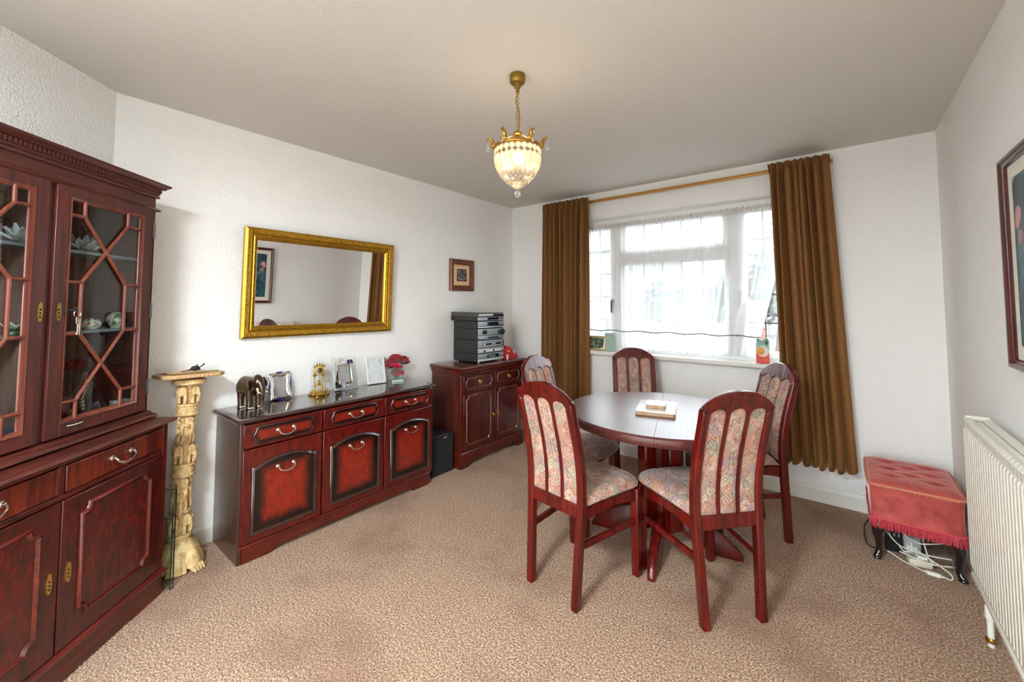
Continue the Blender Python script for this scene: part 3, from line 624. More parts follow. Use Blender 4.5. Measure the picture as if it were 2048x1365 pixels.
for x0, x1, kx in ((.026,.402,.385), (.424,KL-.026,.441)):
    xm = (x0+x1)/2
    d_ = obj('drawer', MB().box(x0,-.008,.612,x1,.02,.732), MAHO, kb, bevel=.003)
    obj('drawer_moulding', MB().sweep(notched(x0+.03,.632,x1-.03,.715,.018), [(-.005,0),(-.003,.005),(.001,.006),(.005,0)], FRONT(-.008)), wood('mahogany_bead_%d' % int(x0*1000), c3(110,48,40), c3(150,84,72), .25), d_, smooth=60)
    kn = MB().lathe([(.0,0),(.020,0),(.021,.003),(.018,.006),(.006,.009),(.006,.014),(.014,.020),(.013,.026),(.002,.029)], 20); kn.xf(Matrix.Translation((xm,-.008,.672)) @ Matrix.Rotation(R(90),4,'X'))
    obj('knob', kn, BRASS, d_)
    d_ = obj('door', MB().box(x0,-.008,.132,x1,.02,.592), MAHO, kb, bevel=.003)
    obj('door_moulding', MB().sweep(notched(x0+.035,.178,x1-.042,.572,.028), [(-.006,0),(-.004,.006),(.001,.008),(.006,0)], FRONT(-.008)), bpy.data.materials['mahogany_bead_%d' % int(x0*1000)], d_, smooth=60)
    kn = MB().lathe([(.0,0),(.013,0),(.012,.003),(.004,.006),(.004,.012),(.010,.018),(.009,.023),(.001,.025)], 16); kn.xf(Matrix.Translation((kx,-.008,.365)) @ Matrix.Rotation(R(90),4,'X') @ Matrix.Scale(1.7,4,(0,1,0)))
    obj('knob', kn, BRASS, d_)

# ------------------------------------------------------------------ wall mirror and pictures
def framed(name, label, cat, loc, rz, w, h, fw, prof, mat, inner, tilt=0):
    """frame w x h; local x along the wall, y out of the wall (towards -y), z up from the lower edge"""
    t_ = thing(name, label, cat, loc, rot=(tilt, 0, rz))
    obj('frame', MB().sweep([(-w/2,0),(w/2,0),(w/2,h),(-w/2,h)], prof, FRONT(0), closeprof=True), mat, t_, smooth=30)
    for nm, ins, dep, m in inner:
        obj(nm, MB().box(-w/2+ins, -dep, ins, w/2-ins, -dep+.003, h-ins), m, t_, smooth=0)
    return t_
mw, mh = 1.050, .675
framed('wall_mirror', 'large gilt-framed mirror hanging above the sideboard', 'mirror', (.011, -2.135, 1.127), R(89.2), mw, mh, .07,
       [(0,0),(0,.026),(.006,.030),(.014,.034),(.030,.031),(.041,.024),(.043,.010),(.047,.010),(.049,.024),(.054,.027),(.059,.024),(.060,.014),(.063,.014),(.064,.022),(.070,.018),(.074,.012),(.074,0)], GILT,
       [('mirror_glass', .070, .010, MIRROR)], tilt=R(2.1))
t = NT('old_photograph'); f = t.noise(t.coord(), 55, 4, .65, .6); t.set(col=t.ramp(f, [(.38, c3(26,22,24)), (.55, c3(110,104,104)), (.68, c3(214,208,204))]), rough=.5); OLDPH = t.m
framed('small_picture', 'small wooden-framed black and white photograph hanging above the stereo', 'picture', (.003, -.797, 1.462), R(90), .312, .298, .05,
       [(0,0),(0,.020),(.008,.028),(.020,.026),(.030,.016),(.042,.012),(.048,.008),(.048,0)], wood('brown_picture_frame', c3(72,32,14), c3(138,70,30), .3, 'z'),
       [('gilt_slip', .046, .007, GILT), ('mount', .056, .0085, flat('peach_mount', c3(226,186,150), .8)), ('black_slip', .092, .0095, EBON), ('photograph', .100, .0105, OLDPH)])
t = NT('flower_print'); v = t.coord(); f = t.noise(v, 9, 5, .6, .8); col = t.ramp(f, [(.3, c3(14,34,40)), (.5, c3(24,78,92)), (.7, c3(70,120,124))])
sp = t.n('ShaderNodeSeparateXYZ'); t.L.new(v, sp.inputs[0])
dk = t.noise(v, 14, 4, .6); col = t.mix(t.ramp(dk, [(.5,(0,0,0,1)),(.58,(.8,.8,.8,1))]), col, c3(22,40,28))
vo = t.n('ShaderNodeTexVoronoi'); t.L.new(v, vo.inputs['Vector']); vo.inputs['Scale'].default_value = 13
pk = t.math('MULTIPLY', t.ramp(vo.outputs['Distance'], [(.30,(1,1,1,1)),(.42,(0,0,0,1))]), t.ramp(sp.outputs[2], [(.38,(0,0,0,1)),(.50,(1,1,1,1))]))
col = t.mix(pk, col, t.mix(t.noise(v, 60, 2), c3(230,170,160), c3(196,100,104))); t.set(col=col, rough=.3); PRINT = t.m
framed('flower_picture', 'large mahogany-framed teal flower print on the radiator wall', 'picture', (W-.003, -1.615, 1.113), R(-90), .60, .740, .05,
       [(0,0),(0,.018),(.006,.026),(.016,.026),(.024,.018),(.030,.016),(.034,.010),(.034,0)], wood('picture_frame_mahogany', c3(62,18,12), c3(112,44,30), .28, 'z'),
       [('mount', .032, .007, flat('cream_mount', c3(226,222,206), .8)), ('print', .082, .0085, PRINT)])

# ------------------------------------------------------------------ ornaments on the sideboard
ZT = .7352
def sbthing(name, label, cat, x, y, rz): return thing(name, label, cat, (x, y, ZT), rz)
el = sbthing('elephant_figurine', 'dark bronze elephant figurine at the near end of the sideboard', 'figurine', .125, -2.630, R(14))
# head towards local +x
b = MB().ell((-.012,0,.118),(.066,.046,.056)).ell((.030,0,.132),(.046,.040,.048)).ell((.062,0,.148),(.034,.032,.040)).ell((.058,.0,.178),(.020,.020,.016))
for sx, sy in ((-.048,.026),(-.048,-.026),(.030,.028),(.030,-.028)): b.tube([(sx,sy,.11),(sx,sy,.05),(sx+.003,sy,.012),(sx+.004,sy,.0)], [.024,.018,.017,.021], 10)
b.tube([(.080,0,.150),(.100,0,.118),(.103,0,.075),(.098,0,.038),(.104,0,.016)], [.022,.017,.013,.010,.008], 10)
b.tube([(-.072,0,.13),(-.086,0,.10),(-.086,0,.062)], [.006,.004,.005], 6)
obj('body', b, BRONZE, el, mods=SMOOTHREM(.0035))
for s_ in (-1, 1):
    obj('ear', MB().ell((.044, s_*.046, .138), (.026,.006,.034), 14, 8, Matrix.Rotation(R(s_*22), 3, 'Z')), BRONZE, el)
    obj('tusk', MB().tube([(.080,s_*.016,.118),(.100,s_*.022,.098),(.122,s_*.022,.094)], [.006,.005,.002], 8), flat('ivory_tusk', c3(224,210,180), .3) if s_ < 0 else bpy.data.materials['ivory_tusk'], el)
    for sx in (-.048, .030):
        for k in (-1, 0, 1): obj('toenail', MB().ell((sx+.020, s_*.027+k*.010, .006), (.004,.005,.005), 8, 5), bpy.data.materials.get('ivory_tusk') or BRONZE, el)
obj('saddle_cloth', MB().grid(lambda u, v: (-.058+.086*u, .0495*sin(R(-105+210*v)), .112+.064*cos(R(-105+210*v))), 10, 20), flat('gilded_saddle', c3(84,64,36), .35, .5), el, smooth=180, mods=(('SOLIDIFY', dict(thickness=.003)),))

GREYP = NT('greyed_photograph'); f = GREYP.noise(GREYP.coord(), 7, 1); GREYP.set(col=GREYP.ramp(f, [(.3, c3(128,124,124)), (.7, c3(166,162,158))]), rough=.35); GREYP = GREYP.m
def lean(root, deg): return Matrix.Rotation(R(-deg), 4, 'X')
def photo_base(name, label, x, y, rz, w, h, deg=14):
    t_ = sbthing(name, label, 'photo frame', x, y, rz)
    m = lean(t_, deg)
    st = MB().box(-.022,0,0,.022,.003,h*.78); st.xf(Matrix.Translation((0,.050+.012,.0)) @ Matrix.Rotation(R(18),4,'X'))
    return t_, m, st
f1, m, st = photo_base('silver_photo_frame', 'ornate silver photo frame beside the bronze elephant', .060, -2.435, R(86), .125, .165)
def wavy(w, h, n=40, a=.006):
    pts = []
    for i in range(n):
        u = i/n*4; k = int(u); q = u-k
        bx = [(-w/2+w*q,0),(w/2,h*q),(w/2-w*q,h),(-w/2,h-h*q)][k]; nr = [(0,-1),(1,0),(0,1),(-1,0)][k]
        o_ = a*(abs(2*q-1)**2*1.6 - .6) + .003*sin(q*4*PI)
        pts.append((bx[0]+nr[0]*o_, bx[1]+nr[1]*o_))
    return pts
FM = lambda M, y=0: (lambda u, v, h: M @ Vector((u, y-h, v)))
obj('frame', MB().sweep(wavy(.120,.160), [(0,-.006),(0,.004),(.006,.008),(.016,.006),(.022,.001),(.022,-.006)], FM(m), closeprof=True), SILVER, f1, smooth=50).location.z = .008
obj('photograph', MB().box(-.044,-.003,.020,.044,0,.140).xf(m), GREYP, f1).location.z = .008
obj('mat_glass', MB().box(-.055,-.0005,.012,.055,.002,.150).xf(m), SILVER, f1).location.z = .008
for (x_, z_, rx, rz_) in ((0,-.001,.026,.006),(0,.161,.022,.005),(-.061,.07,.005,.04),(.061,.09,.005,.035)): obj('enamel_plaque', MB().ell((x_,-.006,z_+.0), (rx,.004,rz_), 14, 8).xf(m), flat('violet_enamel', c3(58,40,120), .2) if not bpy.data.materials.get('violet_enamel') else bpy.data.materials['violet_enamel'], f1).location.z = .008
obj('strut', MB().box(-.020,.026,.0,.020,.030,.11).xf(Matrix.Translation((0,.030,0)) @ Matrix.Rotation(R(16),4,'X')), BLACKPL, f1)

ck = sbthing('anniversary_clock', 'brass anniversary clock under a glass dome on the sideboard', 'clock', .090, -2.205, R(80))
obj('base', MB().lathe([(.0,0),(.066,0),(.068,.006),(.062,.012),(.060,.018),(.052,.024),(.050,.028),(.001,.029)], 36), BRASS, ck)
for sx in (-.031, .031): obj('pillar', MB().lathe([(.007,.0292),(.007,.034),(.0045,.037),(.0045,.112),(.007,.115),(.007,.121)], 14, (sx,0,0)), BRASS, ck)
obj('movement', MB().box(-.038,.000,.1212,.038,.022,.127).box(-.030,.004,.127,.030,.020,.176), ANTB, ck, bevel=.002)
fc = MB().lathe([(.0,0),(.034,0),(.0345,.003),(.032,.0045),(.002,.0048)], 32); fc.xf(Matrix.Translation((0,-.001,.157)) @ Matrix.Rotation(R(90),4,'X'))
dl = obj('dial', fc, flat('matt_gold_dial', c3(214,182,98), .45, .25), ck)
for k in range(12):
    a = 2*PI*k/12; obj('numeral', MB().box(-.0022,-.0072,-.0038,.0022,-.0060,.0038).xf(Matrix.Translation((.0265*sin(a),0,.157+.0265*cos(a))) @ Matrix.Rotation(a,4,'Y')), EBON, dl)
dc = MB().lathe([(.0,0),(.018,0),(.018,.0012),(.001,.0014)], 24); dc.xf(Matrix.Translation((0,-.0060,.157)) @ Matrix.Rotation(R(90),4,'X')); obj('dial_centre', dc, flat('dark_green_dial', c3(52,50,30), .35, .6), dl)
obj('hand', MB().box(-.0012,-.0092,.155,.0012,-.0080,.183).xf(Matrix.Identity(4)), EBON, dl); obj('hand', MB().box(0,-.0092,-.0012,.016,-.0080,.0012).xf(Matrix.Translation((0,0,.157)) @ Matrix.Rotation(R(-25),4,'Y')), EBON, dl)
cr = []
for i in range(33):
    u = i/32; x_ = -.034+.068*u; cr.append((x_, .185 + .012*(1-(2*u-1)**2) + .016*max(0, 1-abs(((u*4+.5) % 1)-.5)*6)))
obj('crest', MB().prism([(-.034,.172)] + cr + [(.034,.172)], FRONT(.004), 0, .003), ANTB, ck, smooth=0)
obj('suspension', MB().tube([(0,.010,.120),(0,.010,.066)], .0015, 6), ANTB, ck)
pd = obj('pendulum', MB().lathe([(.002,.060),(.010,.066),(.014,.072),(.006,.078),(.012,.084),(.003,.092)], 16, (0,.010,0)), BRASS, ck)
for k in range(4):
    a = PI/4+k*PI/2; obj('weight', MB().ell((.021*cos(a), .010+.021*sin(a), .054), .0085, 12, 8).tube([(0,.010,.064),(.021*cos(a),.010+.021*sin(a),.060)], .002, 6), BRASS, pd)
obj('dome', MB().lathe([(.050,.0295),(.050,.165),(.047,.185),(.038,.203),(.022,.216),(.002,.221)], 36, caps=False), GLASS, ck, smooth=180)

f2, m, st = photo_base('glass_photo_frame', 'clear glass photo frame with silver scrolls and a purple butterfly', .098, -2.005, R(88), .18, .225)
L2 = .006
o_ = obj('glass_plate', MB().box(-.088,-.003,0,.088,.002,.222).xf(m), GLASS, f2); o_.location.z = L2
EDG = flat('frosted_glass_edge', c3(214,222,220), .2)
obj('glass_edge', MB().sweep([(-.088,0),(.088,0),(.088,.222),(-.088,.222)], [(0,-.0025),(0,.0035),(.0022,.0035),(.0022,-.0025)], FM(m), closeprof=True), EDG, f2).location.z = L2
obj('inner_frame', MB().sweep([(-.058,.036),(.040,.036),(.040,.172),(-.058,.172)], [(0,.003),(0,.008),(.008,.010),(.010,.004)], FM(m), closeprof=True), SILVER, f2, smooth=40).location.z = L2
obj('photograph', MB().box(-.049,-.006,.045,.024,-.0035,.163).xf(m), GREYP, f2).location.z = L2
obj('green_photo_edge', MB().box(.0242,-.006,.045,.032,-.0035,.163).xf(m), flat('leafy_photo', c3(60,96,50), .5), f2).location.z = L2
def spiral(cx, cz, r, turns, n=22, a0=0): return [(cx+r*(1-i/n*.8)*cos(a0+2*PI*turns*i/n), -.006, cz+r*(1-i/n*.8)*sin(a0+2*PI*turns*i/n)) for i in range(n+1)]
for pts in (spiral(-.030,.196,.018,1.6), spiral(-.032,.016,.014,1.7), spiral(.000,.020,.012,-1.6), [(-.082,-.006,.10),(-.076,-.006,.07),(-.060,-.006,.045),(-.040,-.006,.030)], [(.083,-.006,.110),(.082,-.006,.07),(.070,-.006,.04),(.045,-.006,.026),(.02,-.006,.026)], [(-.066,-.006,.16),(-.078,-.006,.13),(-.068,-.006,.11)]):
    obj('scroll', MB().tube(pts, .0019, 6).xf(m), SILVER, f2).location.z = L2
for k in range(4):
    a = (40, 140, -30, 210)[k]; obj('butterfly_wing', MB().ell((.034+.014*cos(R(a)), -.010, .186+.011*sin(R(a))), (.012,.002,.009), 12, 6).xf(m), flat('dark_purple_enamel', c3(52,28,70), .3) if k == 0 else bpy.data.materials['dark_purple_enamel'], f2).location.z = L2
for k in range(5):
    a = 72*k; obj('lilac_petal', MB().ell((-.024+.009*cos(R(a)), -.009, .034+.009*sin(R(a))), (.007,.002,.007), 10, 6).xf(m), flat('lilac_enamel', c3(182,160,206), .3) if k == 0 else bpy.data.materials['lilac_enamel'], f2).location.z = L2
obj('strut', MB().box(-.060,.036,.0,-.010,.040,.125).xf(Matrix.Translation((0,.028,0)) @ Matrix.Rotation(R(14),4,'X')), BLACKPL, f2)

f3, m, st = photo_base('white_photo_frame', 'plain white photo frame between the glass frame and the vase', .072, -1.750, R(82), .145, .20)
obj('frame', MB().sweep([(-.074,0),(.074,0),(.074,.202),(-.074,.202)], [(0,-.004),(0,.008),(.004,.010),(.014,.008),(.016,.002),(.016,-.004)], FM(m), closeprof=True), flat('pale_silver_frame', c3(222,220,214), .3), f3, smooth=30).location.z = .003
t = NT('faded_snapshot'); f = t.noise(t.coord(scale=(8,8,1.6)), 6, 4, .6, .5); t.set(col=t.ramp(f, [(.35, c3(176,190,198)), (.5, c3(214,214,212)), (.62, c3(190,196,200)), (.7, c3(206,180,170))]), rough=.3)
obj('photograph', MB().box(-.059,-.004,.015,.059,-.001,.187).xf(m), t.m, f3).location.z = .003
obj('strut', MB().box(-.020,.036,.0,.020,.040,.092).xf(Matrix.Translation((0,.020,0)) @ Matrix.Rotation(R(16),4,'X')), wood('strut_brown', c3(90,70,50), c3(130,104,80), .6), f3)

VX, VY = .080, -1.575
vs = sbthing('square_glass_vase', 'square clear glass vase full of red roses at the far end of the sideboard', 'vase', VX, VY, R(62))
vg = MB().box(-.044,-.044,0,.044,.044,.014)
for a in ((-.044,-.044,-.040,.044),(.040,-.044,.044,.044),(-.040,-.044,.040,-.040),(-.040,.040,.040,.044)): vg.box(a[0],a[1],.014,a[2],a[3],.112)
obj('glass_body', vg, thinglass('vase_glass', (.93,.97,.96,1), .9), vs)
obj('thick_base', MB().box(-.0435,-.0435,.0005,.0435,.0435,.0135), flat('pale_glass_base', c3(206,220,214), .08), vs)
ROSE = NT('rose_petal'); f = ROSE.noise(ROSE.coord(), 20, 2); ROSE.set(col=ROSE.ramp(f, [(.3, c3(120,4,14)), (.7, c3(196,16,32))]), rough=.55, sheen=.3); ROSE = ROSE.m
ROSEP = flat('pink_rose_petal', c3(222,44,92), .55); LEAFG = flat('rose_leaf', c3(44,96,40), .5); STEMG = flat('rose_stem', c3(60,98,48), .5)
def bloom(rr, mat, seed):
    r_ = random.Random(seed); mb = MB()
    for ring, n, tilt, sz in ((0,3,8,.55),(1,4,24,.75),(2,6,48,.95),(3,6,72,1.0)):
        for k in range(n):
            a = 2*PI*(k+ring*.37)/n + r_.uniform(-.2,.2)
            m_ = Matrix.Rotation(a,4,'Z') @ Matrix.Translation((rr*.10*ring,0,-rr*.12*ring)) @ Matrix.Rotation(R(tilt+r_.uniform(-8,8)),4,'Y')
            mb.grid(lambda u, v: m_ @ Vector((-.25*rr*(2*v-1)**2*(1-u*.3)+.18*rr*u*u, (2*v-1)*rr*.55*sz*(sin(PI*min(1,.12+.80*u))**.7), u*rr*sz*.95)), 4, 4)
    return mb
rl_ = [((.000,-.008,.165),.050,ROSE,'large dark red rose at the front of the bunch in the vase'), ((-.048,-.010,.150),.046,ROSE,'red rose drooping over the vase rim towards the white frame'), ((.046,.004,.158),.044,ROSE,'red rose on the corner side of the bunch in the vase'),
       ((-.012,.032,.170),.044,ROSE,'red rose at the back of the bunch against the wall'), ((-.018,-.036,.118),.040,ROSEP,'bright pink rose low on the vase rim'), ((.012,-.008,.062),.034,ROSEP,'pink rose sunk inside the glass vase'), ((-.016,.012,.066),.030,ROSE,'dark red rose sunk inside the glass vase')]
Mv = Matrix.Translation((VX,VY,ZT)) @ Matrix.Rotation(R(62),4,'Z')
for i, (p, rr, m_, lab) in enumerate(rl_):
    q = Mv @ Vector(p); t_ = thing('rose', lab, 'flower', q, i*1.1, 'roses in the square glass vase')
    ax = Vector((p[0], p[1], .08)).normalized(); 
    rot = Vector((0,0,1)).rotation_difference(ax).to_matrix().to_4x4()
    obj('bloom', bloom(rr*1.15, m_, i).xf(rot), m_, t_, smooth=180)
    qi = (Matrix.Translation(q) @ Matrix.Rotation(i*1.1,4,'Z')).inverted()
    base = Mv @ Vector((p[0]*.3, p[1]*.3, .016)); obj('stem', MB().tube([(0,0,-rr*.2), (qi @ base)*.5 + Vector((0,0,-.01)), qi @ base], .0022, 6), STEMG, t_)
    if i in (0, 2, 4):
        for s_ in (-1, 1):
            ml = rot @ Matrix.Rotation(R(100*s_+30*i),4,'Z') @ Matrix.Rotation(R(95),4,'Y')
            obj('leaf', MB().grid(lambda u, v: ml @ Vector((.01*sin(PI*u)+.2*(2*v-1)**2*.02, (2*v-1)*.018*sin(PI*min(1,.05+.95*u)), .012+u*.05)), 6, 4), LEAFG, t_, smooth=180)

# ------------------------------------------------------------------ stereo, speaker and oddments in the corner
sx_ = thing('stereo_system', 'grey stacked stereo with a smoked turntable lid on the corner cabinet', 'stereo', (.348, -.932, .8202), R(90))
SW, SD = .355, .300
for x in (.03, SW-.03):
    for y in (.02, SD-.03): obj('foot', MB().lathe([(.008,0),(.009,.002),(.009,.0105),(.006,.011)], 12, (x,y,0)), CHROME, sx_)
units = [('cd_player', .0112, .082), ('cassette_deck', .0845, .200), ('amplifier', .2025, .300), ('tuner', .3025, .366)]
for nm, z0, z1 in units:
    u_ = obj(nm, MB().box(0,.012,z0,SW,SD,z1), DARKMET, sx_, bevel=.002)
    cur = []
    zb = z0 + (z1-z0)*(.38 if nm != 'tuner' else .30)
    for za, zc, bulge, mm in ((z0+.002, zb-.002, .008, LIGHTPL if nm != 'amplifier' else GREYPL), (zb, z1-.002, .004, GREYPL)):
        obj('fascia', MB().loft([[(x,.012,za),(x,.004-b_*bulge,za+.002),(x,.002-b_*bulge,(za+zc)/2),(x,.004-b_*bulge,zc-.002),(x,.012,zc)] for x, b_ in ((0,.3),(.06,1),(SW/2,1.2),(SW-.06,1),(SW,.3))], caps=False, closed=False), mm, u_, smooth=50)
    yf = -.009
    def bit(n_, x0, z0_, x1, z1_, m_, d=.003): return obj(n_, MB().box(x0,yf-d,z0_,x1,yf+.008,z1_), m_, u_, bevel=.001)
    if nm == 'tuner':
        bit('display', .125, zb+.006, .265, z1-.010, DISP)
        for k in range(5): bit('button', .275+.014*k, zb+.002, .284+.014*k, zb+.008, BLACKPL)
    if nm == 'amplifier':
        for x, r_ in ((.280,.014),(.325,.026)): obj('dial_knob', MB().lathe([(r_,0),(r_,.010),(r_*.85,.016),(.001,.017)], 20).xf(Matrix.Translation((x,yf+.004,z0+.062)) @ Matrix.Rotation(R(90),4,'X')), BLACKPL, u_)
        for k in range(4): bit('slider', .060+.014*k, zb+.012, .064+.014*k, z1-.016, BLACKPL)
        bit('slot', .125, z0+.010, .265, z0+.024, BLACKPL)
    if nm == 'cassette_deck':
        for x in (.065, .195): obj('cassette_door', MB().box(x,yf-.004,zb+.006,x+.124,yf+.006,z1-.010), GREYPL, u_, bevel=.002); bit('cassette_window', x+.028, zb+.026, x+.096, z1-.030, DISP, .006)
        for k in range(10): bit('key', .070+.024*k, z0+.010, .091+.024*k, z0+.026, WHITEPL if k % 5 else BLACKPL)
        for k in range(3): bit('button', .328, zb+.012+.016*k, .344, zb+.020+.016*k, BLACKPL)
    if nm == 'cd_player':
        bit('tray', .115, zb+.008, .270, z1-.014, DISP); bit('tray_lip', .130, zb+.012, .220, zb+.020, LIGHTPL, .005)
        for k in range(9): bit('button', .070+.020*k, z0+.008, .085+.020*k, z0+.014, WHITEPL)
tt = obj('turntable', MB().box(-.004,.006,.370,SW+.004,SD+.035,.405), DARKMET, sx_, bevel=.003)
obj('turntable_fascia', MB().box(.0,-.004,.372,SW,.008,.402), GREYPL, tt, bevel=.002); obj('display', MB().box(.120,-.0065,.378,.270,.0,.397), DISP, tt)
for k in range(3): obj('button', MB().box(.290+.018*k,-.0065,.384,.302+.018*k,0,.391), BLACKPL, tt)
LIDM = flat('smoked_lid', c3(60,54,54), .12, coat=.6)
obj('dust_cover', MB().loft([[(x,.002,.4055),(x,.002,.430),(x,.020,.444),(x,SD+.030,.448),(x,SD+.036,.4055)] for x in (-.003, SW+.003)]), LIDM, sx_, smooth=20, bevel=.003)
obj('cover_strip', MB().box(.012,-.001,.412,.200,.0015,.428), LIGHTPL, sx_)
spk = thing('floor_speaker', 'black floor speaker standing between the sideboard and the stereo cabinet', 'speaker', (.332, -1.425, 0), R(90))
obj('speaker_body', MB().box(0,.014,0,.226,.23,.302), flat('black_ash', c3(34,36,36), .4), spk, bevel=.004)
obj('speaker_grille', MB().box(.004,0,.004,.222,.0135,.298), GRILLE, spk, bevel=.004); obj('badge', MB().box(.120,-.0015,.276,.150,0,.283), LIGHTPL, spk)
bgm = thing('red_satin_bag', 'crumpled red satin gift bag with a gold rosette beside the stereo', 'gift bag', (.295, -.435, .8202), R(90))
def bagf(u, v):
    a = 2*PI*u; r_ = (1-.62*v**3.0)*(1+.10*sin(5*a+3*v)+.06*sin(11*a)); 
    return (.078*r_*cos(a)*1.45-.01*v, .058*r_*sin(a), .115*v*(1-.5*max(0,cos(a)))+.006*sin(9*a)*v)
obj('bag', MB().grid(bagf, 44, 14), REDSATIN, bgm, smooth=180)
ros = obj('rosette', MB().lathe([(.003,.022),(.016,.018),(.020,.008),(.012,0)], 12).xf(Matrix.Translation((-.070,-.052,.070)) @ Matrix.Rotation(R(90),4,'X')), GILT, bgm)
obj('white_trim', MB().prism([(0,0),(.026,.004),(.012,-.030)], FM(Matrix.Translation((-.012,-.059,.070)) @ Matrix.Rotation(R(-20),4,'X')), 0, .003), PAPER, bgm, smooth=0)
cn = thing('stub_candle', 'short white candle in front of the red satin bag', 'candle', (.376, -.556, .8202))
obj('candle', MB().lathe([(.0075,0),(.008,.001),(.0075,.048),(.002,.050)], 14), WHITEPL, cn); obj('wick', MB().tube([(0,0,.050),(.001,0,.057)], .0008, 5), EBON, cn)
fm = thing('flamingo_ornament', 'pink flamingo ornament with a black-tipped beak beside the curtain', 'ornament', (.60, -.255, 0), R(-20))
FPINK = flat('flamingo_pink', c3(222,140,150), .5); FW = flat('flamingo_pale', c3(214,196,184), .5)
obj('foot_base', MB().lathe([(.0,0),(.075,0),(.075,.010),(.06,.016),(.001,.017)], 24), FW, fm)
for s_ in (-1, 1): obj('leg', MB().tube([(0,s_*.015,.0172),(.004,s_*.015,.18),(-.004,s_*.014,.36)], [.005,.005,.006], 8), FPINK, fm)
obj('body', MB().ell((-.03,0,.42),(.10,.058,.075), 20, 12, Matrix.Rotation(R(18),3,'Y')), FPINK, fm)
obj('neck', MB().tube([(.03,0,.45),(.06,0,.53),(.035,0,.62),(-.005,0,.69),(-.005,0,.76),(.02,0,.80)], [.026,.018,.015,.014,.014,.018], 12), FPINK, fm)
hd = obj('head', MB().ell((.030,0,.800),(.032,.022,.022), 16, 10), FW, fm)
obj('beak', MB().tube([(.050,0,.798),(.072,0,.784),(.084,0,.762)], [.017,.014,.010], 10), FPINK, hd); obj('beak_tip', MB().tube([(.084,0,.763),(.088,0,.748),(.084,0,.735)], [.010,.008,.002], 10), BLACKPL, hd)

# ------------------------------------------------------------------ dining table
TX, TY, TZ, TR = 1.975, -1.150, .725, .532
sd = Vector((2.081-1.795, -1.693+.672)).normalized(); SA = math.atan2(sd.y, sd.x)      # direction of the seam between the two leaves
tb = thing('dining_table', 'round mahogany pedestal dining table in front of the window', 'dining table', (TX, TY, 0), SA)
prof = [(TR-.010,.676),(TR-.002,.684),(TR,.700),(TR-.002,.716),(TR-.012,.7245),(0,.725)]
for sg in (-1, 1):
    n = 40; mb = MB(); rings = []
    for r_, z in [(0,.676)] + prof:
        rings.append([(r_*cos(PI*i/n), sg*(r_*sin(PI*i/n)+.0008), z) for i in range(n+1)])
    mb.loft(rings, caps=False, closed=False); mb.q([(-TR+.01,sg*.0008,.676),(TR-.01,sg*.0008,.676),(TR-.012,sg*.0008,.7245),(-TR+.012,sg*.0008,.7245)], [(0,1,2,3)])
    obj('table_leaf', mb, MAHOTOPX, tb, smooth=40) if 'MAHOTOPX' in globals() else obj('table_leaf', mb, MAHOTOP, tb, smooth=40)
obj('top_rail', MB().box(-.30,-.30,.640,.30,.30,.675), MAHOC, tb)
RA = R(-79) - SA
Mr = Matrix.Rotation(RA, 4, 'Z')
for k in range(4):
    m_ = Mr @ Matrix.Rotation(k*PI/2 + PI/4, 4, 'Z')
    obj('pillar', MB().box(.050,-.040,.10,.130,.040,.640).xf(m_), MAHOC, tb, bevel=.012)
obj('pillar_core', MB().box(-.07,-.07,.09,.07,.07,.639).xf(Mr), MAHOC, tb)
for k in range(4):
    m_ = Mr @ Matrix.Rotation(k*PI/2, 4, 'Z'); rings = []
    for i in range(13):
        u = i/12; x = .06 + .34*u; zt = .19 - .155*u**1.7 + .012*sin(PI*u); zb = max(.0, .12*(1-u*1.25)**2 - .0) if u < .8 else 0.0
        w = .024 - .004*u
        if i == 12: zt, w = .020, .016
        rings.append([m_ @ Vector(p) for p in ((x,-w,zb),(x,w,zb),(x,w,zt-.012),(x,w*.5,zt),(x,-w*.5,zt),(x,-w,zt-.012))])
    obj('foot', MB().loft(rings), MAHOC, tb, smooth=60)

